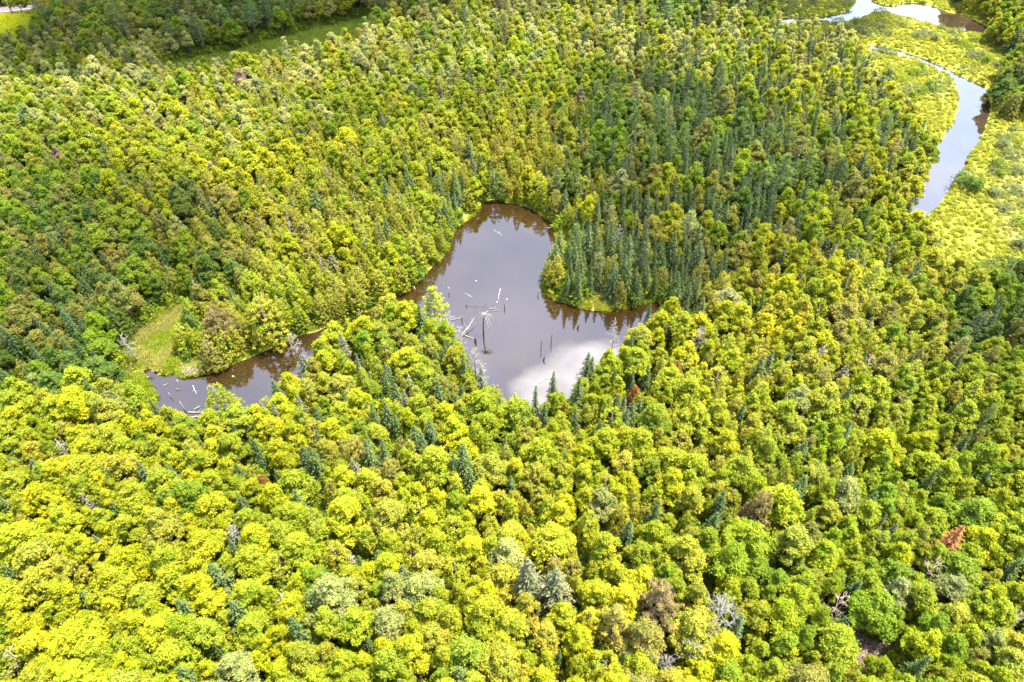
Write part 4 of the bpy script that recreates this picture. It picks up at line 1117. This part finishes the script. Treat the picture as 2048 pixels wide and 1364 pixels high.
log_thing('log', P3(1001, 577, .05), P3(997, 601, .05), .17, 'straight white log afloat in the open middle of the pond', twigs=2, group=G)
log_thing('log', P3(943, 594, .05), P3(928, 586, .02), .12, 'short pale log with a forked end, afloat left of the middle', twigs=3, group=G)
log_thing('log', P3(936, 612, .02), P3(978, 613, .02), .13, 'long thin dark log lying just under the surface', m=M_DARKWOOD, twigs=7, group=G)
log_thing('log', P3(979, 617, .08), P3(993, 616, .12), .13, 'pale brushy log just above the big snag', twigs=7, group=G)
log_thing('log', P3(985, 622, .05), P3(996, 619, .25), .08, 'thin pale branch afloat beneath the brushy log', twigs=4, group=G)
log_thing('log', P3(930, 671, .15), P3(953, 678, .1), .15, 'white log reaching from the left bank to the thick black stump', twigs=1, group=G)
log_thing('log', P3(925, 668, .4), P3(949, 634, 1.6), .15, 'mossy yellowish trunk leaning out over the water from the left bank', m=M_STICKS, twigs=9, group=G)
log_thing('log', P3(903, 640, .1), P3(926, 634, .1), .10, 'brushy pale branch in the shallows beside the pale pine', twigs=9, group=G)
log_thing('log', P3(988, 460, .05), P3(998, 468, .05), .13, 'white log piece in the far cove, the upper of two', twigs=2, group=G)
log_thing('log', P3(996, 463, .05), P3(1006, 473, .05), .13, 'white log piece in the far cove, the lower of two', twigs=3, group=G)
log_thing('log', P3(1094, 456, .1), P3(1089, 449, 2.0), .17, 'pale pointed trunk slanting up at the right shore of the far cove', twigs=1, group=G)
log_thing('log', P3(1094, 456, .08), P3(1104, 455, .15), .16, 'pale log lying at the foot of the pointed trunk', twigs=0, group=G)
log_thing('log', P3(822, 565, .2), P3(843, 559, .08), .17, 'pinkish-white log slanting from the left shore', m=M_STICKS, twigs=1, group=G)
log_thing('log', P3(828, 572, .1), P3(831, 579, .3), .14, 'short pink stump at the left shore below the slanting log', m=M_STICKS, twigs=2, group=G)
log_thing('log', P3(1080, 766, .05), P3(1096, 752, .1), .13, 'faint pale log close to the near tip of the pond', twigs=4, group=G)
log_thing('log', P3(386, 771, .1), P3(394, 788, .05), .17, 'white forked log in the shallow water of the channel', twigs=4, group=G)
log_thing('log', P3(326, 771, .1), P3(336, 767, .1), .11, 'small curved pale branch in the channel shallows', twigs=6, group=G)
log_thing('log', P3(353, 760, .05), P3(358, 764, .05), .11, 'tiny pale log near the green bank of the channel', twigs=0, group=G)
log_thing('log', P3(248, 748, .5), P3(262, 782, .3), .18, 'long bleached trunk fallen along the left end of the channel', twigs=5, group=G)
log_thing('log', P3(376, 824, .15), P3(407, 824, .15), .19, 'long white driftwood log across the near shore of the channel', twigs=6, group=G)
log_thing('log', P3(388, 818, .2), P3(400, 812, .3), .14, 'slanting driftwood branch above the long white one', twigs=3, group=G)
log_thing('log', P3(382, 834, .15), P3(408, 830, .25), .16, 'pinkish driftwood log below the long white one', m=M_STICKS, twigs=6, group=G)
log_thing('log', P3(1168, 615, .4), P3(1184, 611, .3), .15, 'bleached log on the tan spit of the wooded point', twigs=2, group=G)
log_thing('log', P3(1255, 612, .3), P3(1262, 575, 3.0), .10, 'thin grey trunk leaning against the spruces of the point', twigs=4, group=G)
log_thing('log', P3(300, 645, .4), P3(306, 632, 1.2), .12, 'bleached stick at the upper left edge of the straw meadow', twigs=3, group=G)

def rock(u, v, s, label, m=M_ROCK, name='boulder', z=0.):
    r = np.random.RandomState(int(u + v))
    import bmesh
    bm = bmesh.new(); bmesh.ops.create_icosphere(bm, subdivisions=2, radius=s)
    for w in bm.verts:
        w.co = Vector((w.co.x * 1.3, w.co.y, w.co.z * .7)) * (1 + r.uniform(-.14, .14))
    me = bpy.data.meshes.new('boulder'); bm.to_mesh(me); bm.free(); me.materials.append(m)
    x, y = at(u, v); o = link(name, me); o.location = (x, y, z + .05)
    return tag(o, label, 'rock', 'stones and stump tops in the water')
rock(952, 562, .12, 'small white stone breaking the surface in the upper middle of the pond')
rock(1014, 599, .12, 'small white stone right of the straight white log')
rock(897, 576, .12, 'tiny pale stone near the left bank of the pond')
rock(994, 604, .12, 'tiny pale stone at the lower end of the straight white log')
rock(355, 779, .34, 'dark brown stone in the channel shallows', M_DARKWOOD)
rock(471 - 5, 753, .2, 'little brown stone in the muddy channel', M_STICKS)

# heap of gnawed sticks on the channel bank
x, y = at(384, 742); z = zed(x, y)
hp = thing('stick_pile', x, y, z, 'pinkish-tan pile of bare sticks on the grassy channel bank', 'stick pile')
for lay in range(2):
    tb = Tubes()
    for k in range(70):
        a = random.uniform(-.5, .5) + (1.2 if lay else 0); c = np.array([random.gauss(0, 1.0), random.gauss(0, .7), random.uniform(.0, .55)])
        d = np.array([math.cos(a), math.sin(a), random.uniform(-.15, .25)]) * random.uniform(.4, 1.0)
        tb.tube([c - d, c + d], [.045, .03], 4, False)
    link('sticks', tb.mesh('stick_layer', M_STICKS), hp)['kind'] = 'stuff'
# brushwood on the brown clearing
for nm, u, v, lab, mm in (('brush_pile', 1668, 1305, 'tan heap of dead twigs at the left side of the brown clearing', M_STICKS), ('brush_pile', 1715, 1320, 'low brown slash covering the middle of the clearing', M_STICKS), ('brush_pile', 1765, 1300, 'thin brown twigs at the right side of the clearing', M_STICKS)):
    x, y = at(u, v); z = zed(x, y)
    hp = thing(nm, x, y, z, lab, 'brush pile', 'heaps of dead twigs in the clearing')
    for lay in range(2):
        tb = Tubes()
        for k in range(220):
            a = random.random() * 6.3; c = np.array([random.gauss(0, 1.4), random.gauss(0, 1.2), random.uniform(.0, 1.3)])
            d = np.array([math.cos(a), math.sin(a), random.uniform(-.3, .5)]) * random.uniform(.3, .8)
            tb.tube([c - d, c + d], [.03, .012], 3, False)
        link('twigs', tb.mesh('twig_layer', mm), hp)['kind'] = 'stuff'
# utility poles by the road
for u, v, lab in ((31, 41, 'pale utility pole leaning by the lime field at the top left'), (199, 9, 'pale utility pole by the road, cut by the top edge')):
    x, y = at(u, v)
    z = zed(x, y)
    o = thing('utility_pole', x, y, z, lab, 'utility pole', 'poles along the far road')
    tb = Tubes(); tb.tube([(0, 0, -.5), (0, 0, 5), (0, 0, 10)], [.19, .16, .12], 8); link('pole', tb.mesh('pole_shaft', M_GREY), o)
    tb = Tubes(); tb.tube([(-1.1 * ux, -1.1 * uy, 9.3), (1.1 * ux, 1.1 * uy, 9.3)], [.07, .07], 4); link('crossarm', tb.mesh('pole_crossarm', M_GREY), o)
    for s in (-1, 0, 1):
        tb = Tubes(); tb.tube([(s * ux, s * uy, 9.36), (s * ux, s * uy, 9.6)], [.06, .04], 6); link('insulator', tb.mesh('pole_insulator', M_GLASS), o)

# ------------------------------------------------------------------ clouds drifting over the forest (they shade parts of it)
def cloud(shadow_pts, alt, dens, label, seed, thick=30, direct=(), gain=1.3):
    """one billowed envelope of vapour (domed top, flatter base) at an altitude; puffs given by the places they shade or directly"""
    k = alt / SUN_DIR.z
    C = [(at(u, v, 8)[0] + SUN_DIR.x * k, at(u, v, 8)[1] + SUN_DIR.y * k, s) for u, v, s in shadow_pts] + list(direct)
    C = np.array(C, float)
    x0, y0 = (C[:, :2] - C[:, 2:] * 2).min(0); x1, y1 = (C[:, :2] + C[:, 2:] * 2).max(0)
    st = 6.0
    X, Y = np.meshgrid(np.arange(x0, x1, st), np.arange(y0, y1, st))
    f = np.zeros(X.shape)
    for cx_, cy2, s_ in C: f = f + np.exp(-((X - cx_) ** 2 + (Y - cy2) ** 2) / (s_ * .85) ** 2)
    f = f / (1 + .25 * f) + .13 * wob(X, Y, 26, seed) + .07 * wob(X, Y, 11, seed + 2)
    g = np.clip((f - .22) / .8, 0, 1.6)
    keep = g > 0
    ny_, nx_ = X.shape
    fc = keep[:-1, :-1] | keep[1:, :-1] | keep[:-1, 1:] | keep[1:, 1:]
    h = np.sqrt(g)
    top = alt + thick * h * (1 + .2 * wob(X, Y, 14, seed + 5)) + .05; bot = alt - thick * .35 * h - .05
    id0 = np.arange(nx_ * ny_).reshape(ny_, nx_)
    q = np.stack([id0[:-1, :-1], id0[:-1, 1:], id0[1:, 1:], id0[1:, :-1]], -1)[fc]
    off = nx_ * ny_
    V = np.concatenate([np.stack([X, Y, top], -1).reshape(-1, 3), np.stack([X, Y, bot], -1).reshape(-1, 3)])
    F = np.concatenate([q, q[:, ::-1] + off])
    used = np.unique(F); remap = np.full(len(V), -1); remap[used] = np.arange(len(used))
    me = mk_mesh('cloud', V[used], remap[F], cloud_mat('cloud', dens, .95 if gain > 2 else .6), smooth=True)
    th = np.concatenate([(g * .10).ravel(), np.clip(g * gain, 0, 1).ravel()])[used]      # misty top, dense base
    a_ = me.attributes.new('thick', 'FLOAT', 'POINT'); a_.data.foreach_set('value', np.minimum(th, 1).astype(np.float32))
    o = link('cloud', me)
    return tag(o, label, kind='structure')
cloud([(130,75,36),(250,40,42),(330,66,32),(420,40,38),(560,10,42),(700,-20,42),(850,-40,42),(1000,-60,44),(1150,-62,42),(1300,-60,44),(1450,-48,40),(1590,-22,32),(1660,-5,24),(60,110,26),(300,-60,60),(600,-80,64)],
      620, .93, 'broad white cloud bank beyond the top of the view', 3, gain=3.0)
cloud([], 640, .85, 'bright white cloud whose reflection lies in the near end of the pond', 4, 30, direct=((30,640,42),(75,650,46),(120,668,46),(100,700,44),(160,700,46),(60,615,30),(140,640,40)))
cloud([(1330,290,34),(1430,380,34),(1230,230,26),(1500,440,28),(1380,480,26),(1110,180,22),(1240,500,20),(1560,330,24)], 560, .42, 'thin drifting cloud over the wood between pond and river', 5, 12)
cloud([(40,420,28),(180,450,26),(300,510,22),(60,560,22),(60,660,18),(160,560,20),(-60,480,30)], 560, .42, 'thin drifting cloud over the wood left of the meadow', 6, 12)
cloud([(880,205,24),(740,235,20),(620,270,16)], 560, .36, 'thin wisp over the middle wood', 8, 10)
cloud([(2020,640,20),(1990,720,16)], 560, .36, 'thin wisp over the wood at the right edge', 9, 10)
print('OBJECTS', len(bpy.data.objects))
